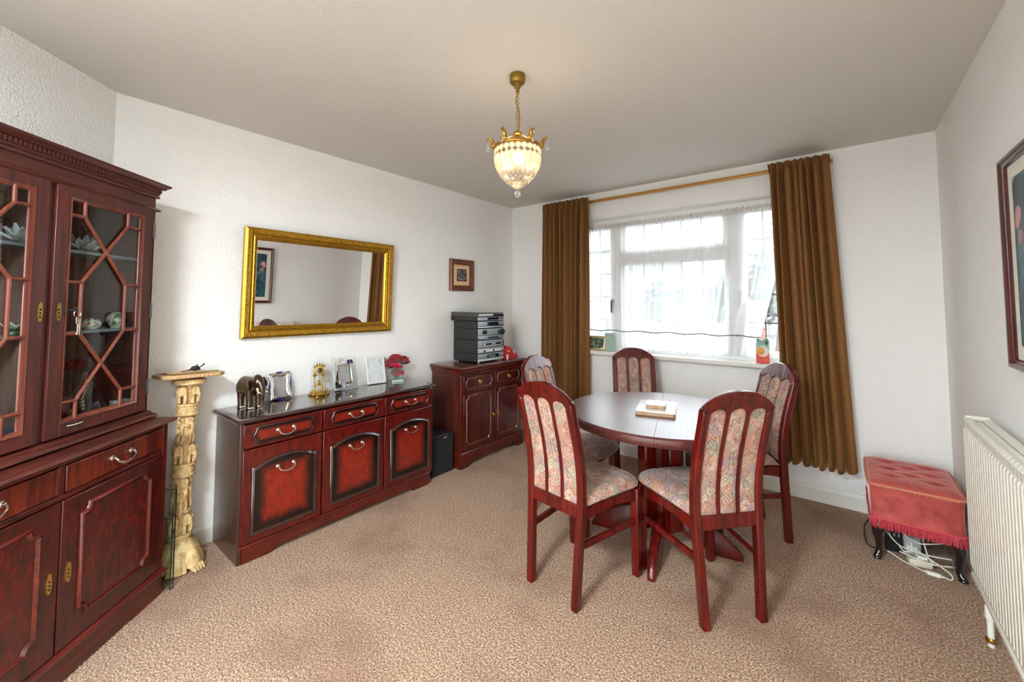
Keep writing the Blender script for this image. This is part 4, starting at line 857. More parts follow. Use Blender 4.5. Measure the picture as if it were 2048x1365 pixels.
# ------------------------------------------------------------------ dining chairs
def lerp_tab(tab, z):
    for (a, b), (c, d) in zip(tab, tab[1:]):
        if z <= c: u = (z-a)/(c-a); u = u*u*(3-2*u) if False else u; return b+(d-b)*u
    return tab[-1][1]
YT = [(0,.002),(.10,.008),(.22,.015),(.34,.023),(.46,.030),(.54,.029),(.62,.020),(.70,.004),(.78,-.018),(.86,-.041),(.93,-.0605),(1.0,-.080)]
yb = lambda z: lerp_tab(YT, z)
XO, XI = .166, .133
def make_chair():
    t_ = thing('dining_chair', 'x', 'chair')
    for s_ in (-1, 1):
        rings = []
        for i in range(33):
            z = .880*i/32; y = yb(z); tp = 1 - .10*(1-min(1, z/.45))
            rings.append([(s_*XO*tp + (0 if s_ > 0 else 0), y-.019, z), (s_*(XO*tp-.034), y-.019, z), (s_*(XO*tp-.034), y+.019, z), (s_*XO*tp, y+.019, z)])
        for p in (0, 3): q = rings[-1][p]; rings[-1][p] = (q[0], q[1]-.004, .904)
        obj('rear_leg', MB().loft(rings), MAHOC, t_, bevel=.006)
    xs = sorted(set([round(-XO + 2*XO*i/84, 5) for i in range(85)] + [s_*q for s_ in (-1,1) for q in (XI, .0540, .0541, .0400, .0401, .0385, .0560, .0575, .1325, .131)]))
    def zt(x): return .905 + .079*max(0, 1-(abs(x)/XO)**2.1)**.85
    def zb(x):
        a = abs(x)
        if a >= XI: return .880 + (.9045-.880)*(a-XI)/(XO-XI)
        if a <= .040: return .880 + .027*math.sqrt(max(0, 1-(x/.040)**2))
        if a < .054: return .880
        c = (.054+XI)/2; return .880 + .025*math.sqrt(max(0, 1-((a-c)/(XI-c))**2))
    mb = MB(); rings = []
    for x in xs:
        a, b = zb(x), max(zt(x), zb(x)+.001); zm = (a+b)/2
        rings.append([(x, yb(a)-.016, a), (x, yb(b)-.015, b-.003), (x, yb(b), b), (x, yb(b)+.015, b-.003), (x, yb(a)+.016, a)])
    obj('crest_rail', mb.loft(rings), MAHOC, t_, smooth=50)
    for x in (-.047, .047):
        obj('back_slat', MB().loft([[(x-.007, yb(z)-.014, z), (x+.007, yb(z)-.014, z), (x+.007, yb(z)+.012, z), (x-.007, yb(z)+.012, z)] for z in [.44+.442*i/20 for i in range(21)]]), MAHOC, t_, smooth=40)
    obj('lower_rail', MB().box(-XI-.004, yb(.41)-.013, .383, XI+.004, yb(.41)+.013, .443), MAHOC, t_, bevel=.004)
    for x0, x1 in ((-XI,-.054), (-.040,.040), (.054,XI)):
        def cu(u, v, side):
            x = x0+(x1-x0)*u; ztop = zb(x)-.001 if side else zb(x)-.001
            z = .4435 + (ztop-.4435)*v; e = (max(0,1-abs(2*u-1)**4)*max(0,1-abs(2*v-1)**14))**.5
            return (x, yb(z) + (.004+.024*e if side > 0 else -.006-.003*e), z)
        mb = MB().grid(lambda u, v: cu(u, v, 1), 12, 26).grid(lambda u, v: cu(u, v, 0), 12, 26)
        obj('back_cushion', mb, FABRIC, t_, smooth=80)
    def seat(u, v, top):
        w = .158 + (.218-.158)*v - .050*(max(0, v-.78)/.22)**2; x = (2*u-1)*w; y = .052 + .420*v + .030*(1-(2*u-1)**2)*v
        e = (max(0,1-abs(2*u-1)**5)*max(0,1-abs(2*v-1)**7))**.42
        if top:
            z = .434 + .044*e + .006*(1-(2*v-1)**2) - .005*v*v*e
            for c in (1/3, 2/3): z -= .007*math.exp(-((u-c)/.018)**2)*e
            return (x, y, z)
        return (x, y, .434 - .008*e)
    obj('seat_cushion', MB().grid(lambda u, v: seat(u, v, 1), 40, 22).grid(lambda u, v: seat(u, v, 0), 20, 8), FABRIC, t_, smooth=80)
    for s_ in (-1, 1):
        obj('front_leg', MB().loft([[(s_*.192+a*w, .414+b*w, z) for a, b in ((-1,-1),(1,-1),(1,1),(-1,1))] for z, w in ((0,.0185),(.20,.021),(.425,.022))]), MAHOC, t_, bevel=.006)
        rings = []
        for i in range(11):
            u = i/10; x = s_*(.140 + (.188-.140)*u); y = .048 + (.397-.048)*u; zb_ = .365 + .022*sin(PI*u) 
            rings.append([(x-.011,y,zb_),(x+.011,y,zb_),(x+.011,y,.425),(x-.011,y,.425)])
        obj('side_rail', MB().loft(rings), MAHOC, t_, smooth=40)
        obj('stretcher', MB().loft([[(x-.009,y,z-.014),(x+.009,y,z-.014),(x+.009,y,z+.014),(x-.009,y,z+.014)] for x, y, z in ((s_*.138,.016,.262),(s_*.188,.398,.262))]), MAHOC, t_, bevel=.003)
    obj('front_rail', MB().box(-.172,.404,.370,.172,.426,.424), MAHOC, t_, bevel=.003)
    return t_
ch0 = make_chair(); first = True
def chair(x, y, fx, fy, label):
    """x, y: middle of the rear legs on the floor; fx, fy: direction faced"""
    global first
    rz = math.atan2(fy, fx) - PI/2
    if first: c = ch0; first = False
    else:
        c = ch0.copy(); COL.objects.link(c)
        for k in kids:
            q = k.copy(); COL.objects.link(q); q.parent = c
    c.location = (x, y, 0); c.rotation_euler = (0, 0, rz); c['label'] = label; c['group'] = 'dining chairs around the round table'
kids = list(ch0.children)
chair(1.7323, -1.9209, .141, .990, 'dining chair with its patterned back to us, nearest the sideboard')
chair(2.4169, -1.5934, -.755, .656, 'dining chair with its patterned back to us, nearest the radiator')
chair(2.4568, -.6141, -.801, -.599, 'dining chair facing the table in front of the brown curtain by the footstool')
chair(1.4937, -.3196, .503, -.864, 'dining chair facing the table directly below the window sill')
chair(1.2078, -1.2063, 1.0, .01, 'dining chair facing the table beside the stereo cabinet')

# table mats and coasters
MATB = flat('cork_backing', c3(176,132,84), .8); t = NT('mat_print'); f = t.noise(t.coord(), 16, 3, .5, 1.2)
t.set(col=t.ramp(f, [(.60, c3(226,226,214)), (.66, c3(214,150,160)), (.72, c3(168,64,92))]), rough=.2, coat=.5); MATT = t.m
def mat_pile(name, cat, cx, cy, ang, w, d, n, z0, th, what):
    z = z0; words = ('lowest','second lowest','middle','second highest','topmost') if n == 5 else ('lowest','second lowest','second highest','topmost')
    proto = None
    for k in range(n):
        o_ = thing(name, '%s %s in the small stack %s' % (words[k], 'cream floral ' + what, 'on the dining table'), cat, (cx+random.uniform(-.002,.002), cy+random.uniform(-.002,.002), z), ang+random.uniform(-.015,.015), name.replace('_',' ') + ' stack on the dining table')
        c_ = .012
        pts = arc(w/2-c_, d/2-c_, c_, 0, 90, 4) + arc(-w/2+c_, d/2-c_, c_, 90, 180, 4) + arc(-w/2+c_, -d/2+c_, c_, 180, 270, 4) + arc(w/2-c_, -d/2+c_, c_, 270, 360, 4)
        obj('cork_base', MB().prism(pts, ID, 0, th*.72), MATB, o_, smooth=0); obj('printed_top', MB().prism(pts, ID, th*.72+.0002, th), MATT, o_, smooth=0)
        z += th + .0003
    return z
zz = mat_pile('table_mat', 'table mat', 1.958, -1.150, R(16), .205, .300, 4, TZ+.0005, .0048, 'table mat')
mat_pile('coaster', 'coaster', 1.955, -1.150, R(15), .105, .125, 4, zz+.0003, .0045, 'coaster')

# ------------------------------------------------------------------ footstool
ox, oy = 3.066, -.372
ot = thing('footstool', 'buttoned pink velvet footstool with crimson fringe in the corner', 'footstool', (ox, oy, 0), 0)
OW, OD = .172, .238
def rrect(w, d, r_, n=6): return arc(w-r_, d-r_, r_, 0, 90, n) + arc(-w+r_, d-r_, r_, 90, 180, n) + arc(-w+r_, -d+r_, r_, 180, 270, n) + arc(w-r_, -d+r_, r_, 270, 360, n)
obj('skirt', MB().loft([[(p[0], p[1], z) for p in rrect(OW+g, OD+g, .03)] for z, g in ((.212,.002),(.28,.0),(.36,.002),(.384,.004))]), PINKV, ot, smooth=60)
btn = [(-.085,-.13),(.085,-.13),(0,-.065),(-.085,0.0),(.085,0.0),(0,.065),(-.085,.13),(.085,.13)]
def topf(u, v):
    x, y = (2*u-1)*(OW+.006), (2*v-1)*(OD+.006); e = (max(0,1-abs(2*u-1)**8)*max(0,1-abs(2*v-1)**8))**.5
    z = .384 + .030*e
    for bx, by in btn: z -= .020*math.exp(-(((x-bx)/.020)**2+((y-by)/.016)**2)) + .006*math.exp(-(((x-bx)/.055)**2+((y-by)/.010)**2))
    return (x, y, max(z, .384))
obj('cushion_top', MB().grid(topf, 60, 80), PINKV, ot, smooth=180)
bt = None
for bx, by in btn:
    if bt is None: bt = obj('button', MB().ell((0,0,0),(.008,.008,.004),12,6), PINKV, ot); bt.location = (bx,by,.394)
    else: dup(bt, (bx,by,.394))
obj('edge_braid', MB().tube([(p[0], p[1], .386) for p in rrect(OW+.006, OD+.006, .03)] + [(OW+.006, OD-.024, .386)], .007, 8), BRAID, ot, smooth=180)
obj('skirt_braid', MB().tube([(p[0], p[1], .214) for p in rrect(OW+.004, OD+.004, .03)] + [(OW+.004, OD-.026, .214)], .005, 8), flat('pink_braid', c3(208,78,84), .8), ot, smooth=180)
pts = rrect(OW+.004, OD+.004, .03); mb = MB(); tuft = MB()
P = [Vector((p[0],p[1],0)) for p in pts]; P.append(P[0])
for a, b_ in zip(P, P[1:]):
    L_ = (b_-a).length; n = max(1, int(L_/.0028))
    for i in range(n):
        q = a.lerp(b_, (i+random.random())/n); j = Vector((random.uniform(-.004,.004), random.uniform(-.004,.004), 0)); h = .211-random.uniform(.040,.052)
        mb.tube([(q.x,q.y,.211), (q.x+j.x*.4,q.y+j.y*.4,.190), (q.x+j.x,q.y+j.y,h)], [.0022,.0026,.0018], 4)
for a, b_ in zip(P, P[1:]):
    L_ = (b_-a).length; n = max(1, int(L_/.0024))
    for i in range(n):
        q = a.lerp(b_, (i+random.random())/n); o_ = q.normalized()*.011 + Vector((random.uniform(-.004,.004),random.uniform(-.004,.004),0))
        tuft.tube([(q.x,q.y,.386), (q.x+o_.x,q.y+o_.y,.384+random.uniform(-.008,.006))], [.0026,.0016], 4)
obj('fringe', mb, FRINGE, ot, smooth=0, kind='stuff'); obj('braid_tufts', tuft, BRAID, ot, smooth=0, kind='stuff')
obj('seat_frame', MB().box(-OW+.014,-OD+.014,.168,OW-.014,OD-.014,.211), BLACKGL, ot)
for sx in (-1, 1):
    for sy in (-1, 1):
        m_ = Vector((sx,sy,0)).normalized(); bx, by = sx*(OW-.034), sy*(OD-.034)
        P_ = [(0,.200,.026),(.010,.160,.030),(.016,.125,.024),(.010,.08,.016),(.008,.045,.014),(.016,.020,.017),(.032,.010,.014),(.042,.008,.004)]
        obj('leg', MB().tube([(bx+m_.x*o_, by+m_.y*o_, z) for o_, z, r_ in P_], [r_ for o_, z, r_ in P_], 12).lathe([(.0,0),(.018,0),(.020,.006),(.014,.014)], 12, (bx+m_.x*.024, by+m_.y*.024, 0)), BLACKGL, ot, smooth=80)

# cables, plug and adaptor under the stool
WIRE = flat('white_flex', c3(222,220,212), .45); BWIRE = flat('black_flex', c3(18,18,18), .4)
def smooth_path(pts, n=8):
    P = [Vector(p) for p in pts]; out = []
    for i in range(len(P)-1):
        a, b, c, d = P[max(i-1,0)], P[i], P[i+1], P[min(i+2,len(P)-1)]
        for k in range(n):
            t_ = k/n; out.append(.5*((2*b)+(-a+c)*t_+(2*a-5*b+4*c-d)*t_*t_+(-a+3*b-3*c+d)*t_**3))
    return out + [P[-1]]
wires = [([(2.955,-.50,.115),(3.00,-.53,.070),(3.06,-.545,.062),(3.12,-.55,.064),(3.19,-.545,.070)], WIRE, 'white flex sagging across the front of the space under the footstool'),
         ([(2.955,-.54,.028),(3.01,-.575,.014),(3.06,-.60,.008),(3.09,-.615,.006)], WIRE, 'white flex lying on the carpet under the footstool'),
         ([(3.01,-.47,.150),(3.03,-.50,.115),(3.075,-.52,.100),(3.12,-.52,.110),(3.17,-.50,.122)], WIRE, 'white flex looped highest beneath the fringe of the footstool'),
         ([(3.09,-.46,.150),(3.10,-.52,.090),(3.11,-.555,.050),(3.13,-.57,.030)], WIRE, 'white flex dropping from the seat frame of the footstool'),
         ([(3.05,-.53,.100),(3.045,-.55,.070),(3.02,-.56,.055),(3.00,-.55,.075)], WIRE, 'short curled white flex under the footstool'),
         ([(3.00,-.56,.050),(3.06,-.57,.040),(3.12,-.575,.034),(3.19,-.56,.042)], WIRE, 'white flex running low towards the radiator under the footstool'),
         ([(3.145,-.618,.010),(3.175,-.625,.006),(3.180,-.600,.020),(3.13,-.575,.046),(3.06,-.55,.078)], WIRE, 'white flex looping back from the inline adaptor on the carpet'),
         ([(2.90,-.10,.006),(2.872,-.22,.006),(2.868,-.40,.006),(2.885,-.50,.010),(2.92,-.54,.030)], BWIRE, 'thin black flex curving over the carpet beside the footstool')]
for p, m_, lab in wires: tag(obj('cable', MB().tube(smooth_path(p), .0032, 7), m_, smooth=180), lab, 'cable', 'cables under the footstool')
ad = thing('inline_adaptor', 'white inline mains adaptor on the carpet under the footstool', 'adaptor', (3.118, -.618, .0), R(-6))
obj('adaptor_body', MB().box(-.026,-.011,.0,.026,.011,.018), WHITEPL, ad, bevel=.005); obj('strain_relief', MB().tube([(.026,0,.009),(.036,0,.008)], [.007,.004], 10).tube([(-.034,0,.008),(-.026,0,.009)], [.004,.007], 10), WHITEPL, ad)
pg = thing('extension_socket', 'white extension socket with a plug lying under the footstool', 'extension socket', (3.075, -.545, .0), R(12))
obj('socket_body', MB().box(-.045,-.026,.0,.045,.026,.034), flat('cream_plastic', c3(214,208,186), .4), pg, bevel=.006); obj('plug', MB().box(-.012,-.018,.0342,.030,.020,.052), WHITEPL, pg, bevel=.006); obj('socket_switch', MB().box(-.038,-.008,.0342,-.022,.008,.038), BLACKPL, pg)
pw = thing('power_brick', 'pale grey power brick resting on the socket under the footstool', 'power brick', (3.058, -.462, .0), R(-10))
obj('brick_body', MB().box(-.034,-.022,.0,.034,.022,.108), flat('grey_translucent', c3(168,174,178), .3), pw, bevel=.012); obj('brick_label', MB().box(-.020,-.0235,.020,.020,-.0222,.060), PAPER, pw)
rt = thing('black_router', 'black router box standing under the footstool', 'router', (2.995, -.45, 0), R(8))
obj('router_body', MB().box(-.045,-.018,.0,.045,.018,.125), BLACKPL, rt, bevel=.006)
for k in range(4): obj('indicator', MB().box(-.030+.018*k,-.0195,.085,-.024+.018*k,-.0182,.100), LIGHTPL, rt)

# ------------------------------------------------------------------ radiator
rd = thing('radiator', 'cream double-panel radiator fixed below the flower print', 'radiator', (W, 0, 0), 0)
RY0, RY1, RZ0, RZ1 = -1.035, -2.235, .245, .875
def panel(xc, face):
    n = 36; mb = MB(); pitch = (RY0-RY1)/n; rings = []
    ys = []
    for i in range(n):
        a = RY0 - pitch*i; ys += [(a,0),(a-pitch*.16,1),(a-pitch*.70,1),(a-pitch*.86,0)]
    ys.append((RY1, 0))
    for y, b in ys:
        d_ = .007*b; rings.append([(xc, y, RZ0), (xc-.004, y, RZ0+.012), (xc-.006, y, RZ0+.030), (xc-.004-d_, y, RZ0+.042), (xc-.004-d_, y, RZ1-.052), (xc-.006, y, RZ1-.040), (xc-.007-.4*d_, y, RZ1-.012), (xc, y, RZ1)])
    mb.loft(rings, caps=False, closed=False)
    rb = [[(xc+.010-p*0, y, z) for z in (RZ0, RZ1)] for y, p in ((RY0,0),(RY1,0))]
    mb.q([(xc,RY0,RZ0),(xc+.010,RY0,RZ0),(xc+.010,RY0,RZ1),(xc,RY0,RZ1),(xc,RY1,RZ0),(xc+.010,RY1,RZ0),(xc+.010,RY1,RZ1),(xc,RY1,RZ1)], [(0,1,2,3),(4,7,6,5),(1,5,6,2),(3,2,6,7),(0,4,5,1)])
    return obj('panel', mb, RADW, rd, smooth=30)
panel(-.095, 1); panel(-.042, 1)
mb = MB()
obj('end_cap', MB().box(-.100,RY0-.022,RZ1-.012,-.030,RY0+.004,RZ1+.006), RADW, rd, bevel=.005)
fin = None
for i in range(70):
    y = RY0-.035 - i*(RY0-RY1-.05)/69
    if fin is None: fin = obj('convector_fin', MB().box(-.0695,-.001,RZ0+.05,-.054,.001,RZ1-.014), RADW, rd, smooth=0); fin.location.y = y
    else: dup(fin, (0,y,0))
obj('bottom_edge', MB().box(-.104,RY1,RZ0-.012,-.078,RY0,RZ0+.006), RADW, rd, bevel=.004)
obj('valve', MB().lathe([(.010,.0),(.010,.10),(.014,.104),(.014,.150),(.010,.156),(.010,.232)], 14, (-.066,RY0-.045,0)), WHITEPL, rd); obj('valve_collar', MB().lathe([(.016,.018),(.017,.026),(.014,.034)], 14, (-.066,RY0-.045,0)), ANTB, rd)
for y in (-1.25, -2.0): obj('wall_bracket', MB().box(-.0315,y-.015,RZ0+.08,-.001,y+.015,RZ1-.08), RADW, rd)

# ------------------------------------------------------------------ chandelier
LX, LY = 1.669, -2.100
chd = thing('chandelier', 'small gilt and crystal basket chandelier hanging on a chain', 'chandelier', (LX, LY, 0), R(39))
AGB = flat('aged_gold', c3(176,132,52), .32, .9)
obj('ceiling_rose', MB().lathe([(.0,2.3995),(.034,2.3995),(.036,2.392),(.036,2.368),(.032,2.360),(.016,2.356),(.015,2.338),(.009,2.332),(.008,2.320),(.001,2.318)], 28), flat('dull_brass', c3(150,122,52), .42, .8), chd)
mb = MB(); z = 2.312; k = 0
while z > 2.140: mb.torus((0,0,z), .0075, .0016, 14, 6, 'x' if k % 2 else 'y', 1.0); z -= .0118; k += 1
mb.v = [(p[0], p[1], p[2]) for p in mb.v]
obj('chain', mb, AGB, chd, smooth=180)
obj('flex', MB().tube(smooth_path([(.004,0,2.318),(-.008,.004,2.28),(.004,.006,2.24),(.010,0,2.19),(.004,0,2.135)]), .0024, 6), ANTB, chd)
obj('lamp_holder', MB().lathe([(.004,2.136),(.012,2.132),(.020,2.124),(.020,2.116),(.014,2.112),(.017,2.104),(.017,2.096),(.013,2.092),(.015,2.084),(.012,2.062)], 20), AGB, chd)
obj('rim', MB().lathe([(.104,2.045),(.110,2.047),(.112,2.054),(.108,2.060),(.101,2.062),(.100,2.054),(.104,2.045)], 48, caps=False), AGB, chd, smooth=60)
CRY = NT('lit_crystal'); tr_ = CRY.n('ShaderNodeBsdfTranslucent'); tr_.inputs[0].default_value = (1,.93,.80,1); gl_ = CRY.n('ShaderNodeBsdfGlossy'); gl_.inputs['Roughness'].default_value = .04
tp_ = CRY.n('ShaderNodeBsdfTransparent'); a_ = CRY.n('ShaderNodeMixShader'); b_ = CRY.n('ShaderNodeMixShader'); a_.inputs[0].default_value = .42; b_.inputs[0].default_value = .22
CRY.L.new(tp_.outputs[0], a_.inputs[1]); CRY.L.new(tr_.outputs[0], a_.inputs[2]); CRY.L.new(a_.outputs[0], b_.inputs[1]); CRY.L.new(gl_.outputs[0], b_.inputs[2]); CRY.L.new(b_.outputs[0], CRY.out.inputs[0]); CRY = CRY.m
NP = 24; oc = pr = None
for k in range(NP):
    a = 2*PI*k/NP
    if oc is None:
        oc = obj('crystal_octagon', MB().loft([[( .1045+d_, r_*cos(PI/8+PI/4*j), r_*sin(PI/8+PI/4*j)) for j in range(8)] for d_, r_ in ((-.004,.007),(.0,.0138),(.004,.007))]), CRY, chd, smooth=0); oc.location = (0,0,2.031)
        prof_ = [(0,.105,.002),(.012,.106,.0138),(.05,.100,.0135),(.085,.082,.010),(.100,.070,.002)]
        pr = obj('crystal_prism', MB().loft([[(x-.003, -w, 2.016-z), (x+.004, 0, 2.016-z), (x-.003, w, 2.016-z), (x-.006, 0, 2.016-z)] for z, x, w in prof_]), CRY, chd, smooth=0)
    else:
        dup(oc, (0,0,2.031), rot=(0,0,a)); dup(pr, None, rot=(0,0,a))
bead = MB()
for zz, rr, n in ((1.927,.078,22),(1.917,.069,20),(1.907,.059,18),(1.898,.050,15),(1.889,.040,12),(1.881,.030,9)):
    for k in range(n): a = 2*PI*(k+.5*(n % 2))/n; bead.ell((rr*cos(a), rr*sin(a), zz), .0072, 8, 5)
obj('crystal_beads', bead, CRY, chd, smooth=0, kind='stuff')
obj('bottom_cup', MB().lathe([(.034,1.888),(.030,1.876),(.018,1.866),(.008,1.862),(.004,1.860)], 20), flat('frosted_cup', c3(250,226,180), .4), chd)
obj('bottom_ball', MB().lathe([(.003,1.861),(.006,1.854),(.0115,1.846),(.014,1.836),(.011,1.827),(.002,1.823)], 16), CRYSTAL, chd, smooth=180)
for k in range(6):
    a = R(-91.7 + 30 + 60*k); m_ = Matrix.Rotation(a, 4, 'Z')
    ar = obj('arm', MB().tube(smooth_path([(.104,0,2.056),(.112,0,2.070),(.118,0,2.088),(.130,0,2.100),(.140,0,2.090)], 5), [.009]*12+[.006]*5+[.003]*4, 8).ell((.112,0,2.064),(.010,.013,.014),10,6).xf(m_), AGB, chd)
    q = m_ @ Vector((.138,0,2.078))
    dp = obj('drop', MB().lathe([(.0008,0),(.002,-.006),(.004,-.012),(.0085,-.026),(.0095,-.032),(.007,-.040),(.001,-.044)], 10, q), CRYSTAL, ar, smooth=40); obj('drop_bead', MB().ell((q.x,q.y,q.z+.004), .004, 8, 6), CRYSTAL, ar)
    m2 = Matrix.Rotation(a, 4, 'Z'); obj('stay', MB().tube([m2 @ Vector((.018,0,2.118)), m2 @ Vector((.104,0,2.062))], .0022, 6), AGB, chd)
obj('bulb', MB().ell((0,0,2.005),(.022,.022,.030), 16, 10), emitter('lamp_glow', (1,.66,.28,1), 4.5), chd, smooth=180)
pl_ = bpy.data.lights.new('chandelier_bulb', 'POINT'); pl_.energy = 1.1; pl_.color = (1,.74,.44); pl_.shadow_soft_size = .03
po = bpy.data.objects.new('chandelier_bulb', pl_); po.location = (LX, LY, 2.04+.04); COL.objects.link(po); po.parent = None

rcl = thing('added_ceiling_light', 'round opal fill light added in the rear half of the room', 'ceiling light', (RLX, RLY, 0))  # unseen fitting added to house the rear fill lamp
obj('backplate', MB().lathe([(.001,2.3995),(.19,2.3995),(.19,2.385),(.001,2.384)], 36), GLOSSW, rcl); obj('opal_shade', MB().lathe([(.20,2.384),(.235,2.375),(.235,2.33),(.21,2.310),(.001,2.308)], 40), emitter('added_fill_glow', (.94,.97,1,1), .7), rcl, smooth=60)

# ------------------------------------------------------------------ carved pedestal
pdl = thing('elephant_pedestal', 'ivory carved elephant column stand with paw feet beside the display cabinet', 'pedestal', (.150, -2.950, 0), R(98))
# local +x is roughly image right... column leans slightly towards the cabinet
LEAN = Matrix.Translation((0,0,.14)) @ Matrix.Rotation(R(-3.0), 4, Vector((cos(R(-98-39+90)), sin(R(-98-39+90)), 0))) @ Matrix.Translation((0,0,-.14))
LEANM = LEAN @ Matrix.Diagonal((1, 1, .985, 1))
rp = random.Random(5)
b = MB().lathe([(.0,.0),(.060,.0),(.066,.03),(.058,.07),(.048,.10),(.050,.13)], 20)
for k in range(4):
    a = 2*PI*k/4 + .35; ca, sa = cos(a), sin(a)
    b.tube([(.03*ca,.03*sa,.11),(.060*ca,.060*sa,.075),(.084*ca,.084*sa,.034),(.094*ca,.094*sa,.020)], [.032,.034,.030,.022], 12)
    for j in (-1.5,-.5,.5,1.5):
        tx, ty = -sa*j*.0135, ca*j*.0135
        b.tube([(.088*ca+tx,.088*sa+ty,.026),(.108*ca+tx,.108*sa+ty,.020),(.118*ca+tx,.118*sa+ty,.009)], [.0095,.0105,.0085], 8)
        b.ell((.123*ca+tx,.123*sa+ty,.006), (.005,.005,.006), 8, 5)
    for j in range(5):
        q = a+PI/4; w = (j-2)*.17
        b.tube([(.046*cos(q+w*.4),.046*sin(q+w*.4),.115),(.070*cos(q+w*.8),.070*sin(q+w*.8),.080),(.088*cos(q+w),.088*sin(q+w),.030),(.094*cos(q+w),.094*sin(q+w),.004)], [.008,.0095,.010,.008], 8)
b.xf(Matrix.Diagonal((1.10,1.10,1.08,1)))
obj('paw_base', b, RESIN, pdl, mods=(('REMESH', dict(mode='VOXEL', voxel_size=.0028, use_smooth_shade=True)), ('SMOOTH', dict(factor=.4, iterations=1))))
def drum(z0, z1, r_): return MB().lathe([(r_*.9,z0),(r_*1.06,z0+.004),(r_*1.06,z0+.012),(r_*.97,z0+.016),(r_*.97,z1-.014),(r_*1.06,z1-.011),(r_*1.06,z1-.002),(r_*.9,z1)], 28)
def elephants(z0, z1, r_):
    mb = MB(); h = z1-z0; mb.lathe([(r_*.45,z0-.004),(r_*.45,z1+.004)], 14)
    for k in range(4):
        a = 2*PI*k/4 + .5; c_ = lambda rr, zz, da=0: (rr*cos(a+da), rr*sin(a+da), z0+zz*h)
        mb.ell(c_(r_*.72,.68), (r_*.42,r_*.42,h*.30)).ell(c_(r_*.96,.66), (r_*.24,r_*.24,h*.24))
        mb.tube([c_(r_*1.02,.66), c_(r_*1.18,.46), c_(r_*1.16,.22), c_(r_*1.06,.06)], [r_*.20,r_*.15,r_*.11,r_*.09], 8)
        for d_ in (-.42,.42):
            mb.ell(c_(r_*1.0,.66,d_), (r_*.10,r_*.16,h*.25), 12, 8, Matrix.Rotation(a+d_*1.6, 3, 'Z')).ell(c_(r_*1.14,.74,d_*.42), r_*.045, 6, 5).tube([c_(r_*1.06,.52,d_*.5), c_(r_*1.24,.40,d_*.62)], [r_*.06,r_*.03], 6).tube([c_(r_*.78,.5,d_*.9), c_(r_*.80,.0,d_*.9)], [r_*.20,r_*.17], 8)
    return mb
def figures(z0, z1, r_, seed):
    q = random.Random(seed); mb = MB(); h = z1-z0; mb.lathe([(r_*.62,z0-.004),(r_*.66,(z0+z1)/2),(r_*.60,z1+.004)], 14)
    for k in range(5):
        a = 2*PI*k/5 + q.uniform(-.2,.2); tw = q.uniform(-.25,.25); c_ = lambda rr, zz, da=0: (rr*cos(a+da), rr*sin(a+da), z0+zz*h)
        mb.ell(c_(r_*.80,.86), (r_*.20,r_*.20,h*.085)).tube([c_(r_*.78,.76), c_(r_*.82,.55,tw*.5), c_(r_*.76,.42,tw)], [r_*.16,r_*.25,r_*.22], 8)
        for d_ in (-.22,.22): mb.tube([c_(r_*.78,.44,tw+d_*.6), c_(r_*.90,.24,tw+d_*1.3), c_(r_*.80,.02,tw+d_)], [r_*.16,r_*.14,r_*.10], 8)
        for d_ in (-.30,.30): mb.tube([c_(r_*.80,.72,d_), c_(r_*.95,.60,d_*1.7), c_(r_*.92,.70,d_*2.3)], [r_*.10,r_*.09,r_*.07], 6)
    for k in range(26): a = q.uniform(0,2*PI); zz = q.choice((q.uniform(0,.2), q.uniform(.85,1.0), q.uniform(0,1))); mb.ell((r_*.82*cos(a), r_*.82*sin(a), z0+zz*h), r_*q.uniform(.12,.22), 8, 5)
    return mb
rr = .044
obj('drum_band', drum(.115,.170,.052).xf(LEANM), RESIN, pdl)
obj('elephant_ring', elephants(.172,.268,.052).xf(LEANM), RESIN, pdl, mods=(('REMESH', dict(mode='VOXEL', voxel_size=.0026, use_smooth_shade=True)), ('SMOOTH', dict(factor=.4, iterations=1))))
obj('figure_column', figures(.268,.455,.044,1).xf(LEANM), RESIN, pdl, mods=(('REMESH', dict(mode='VOXEL', voxel_size=.0026, use_smooth_shade=True)), ('SMOOTH', dict(factor=.4, iterations=1))))
obj('drum_band', drum(.455,.522,.049).xf(LEANM), RESIN, pdl)
obj('elephant_ring', elephants(.523,.620,.050).xf(LEANM), RESIN, pdl, mods=(('REMESH', dict(mode='VOXEL', voxel_size=.0026, use_smooth_shade=True)), ('SMOOTH', dict(factor=.4, iterations=1))))
obj('figure_column', figures(.620,.765,.043,2).xf(LEANM), RESIN, pdl, mods=(('REMESH', dict(mode='VOXEL', voxel_size=.0026, use_smooth_shade=True)), ('SMOOTH', dict(factor=.4, iterations=1))))
obj('drum_band', drum(.765,.828,.049).xf(LEANM), RESIN, pdl)
obj('elephant_ring', elephants(.829,.925,.050).xf(LEANM), RESIN, pdl, mods=(('REMESH', dict(mode='VOXEL', voxel_size=.0026, use_smooth_shade=True)), ('SMOOTH', dict(factor=.4, iterations=1))))
obj('capital', MB().lathe([(.050,.925),(.070,.928),(.073,.932),(.073,.950),(.068,.955),(.05,.957)], 32).xf(LEANM), RESIN, pdl)
obj('top_block', MB().box(-.050,-.034,.957,.050,.034,.966).xf(LEANM), wood('dark_block', c3(56,30,18), c3(84,50,32), .6), pdl)
oc8 = [(.142,-.060),(.142,.060),(.100,.100),(-.100,.100),(-.142,.060),(-.142,-.060),(-.100,-.100),(.100,-.100)]
TOPM = wood('pale_carved_wood', c3(176,136,92), c3(206,170,124), .55, 'x', coat=0)
tpl = obj('octagonal_top', MB().prism(oc8, ID, .966, .985).xf(LEANM), TOPM, pdl, smooth=0, bevel=.003)
for k in range(9):
    for yy in (-.100, .100):
        obj('carved_lobe', MB().ell((-.085+.0212*k, yy, .975), (.009,.003,.007), 10, 6).xf(LEANM), TOPM, pdl)
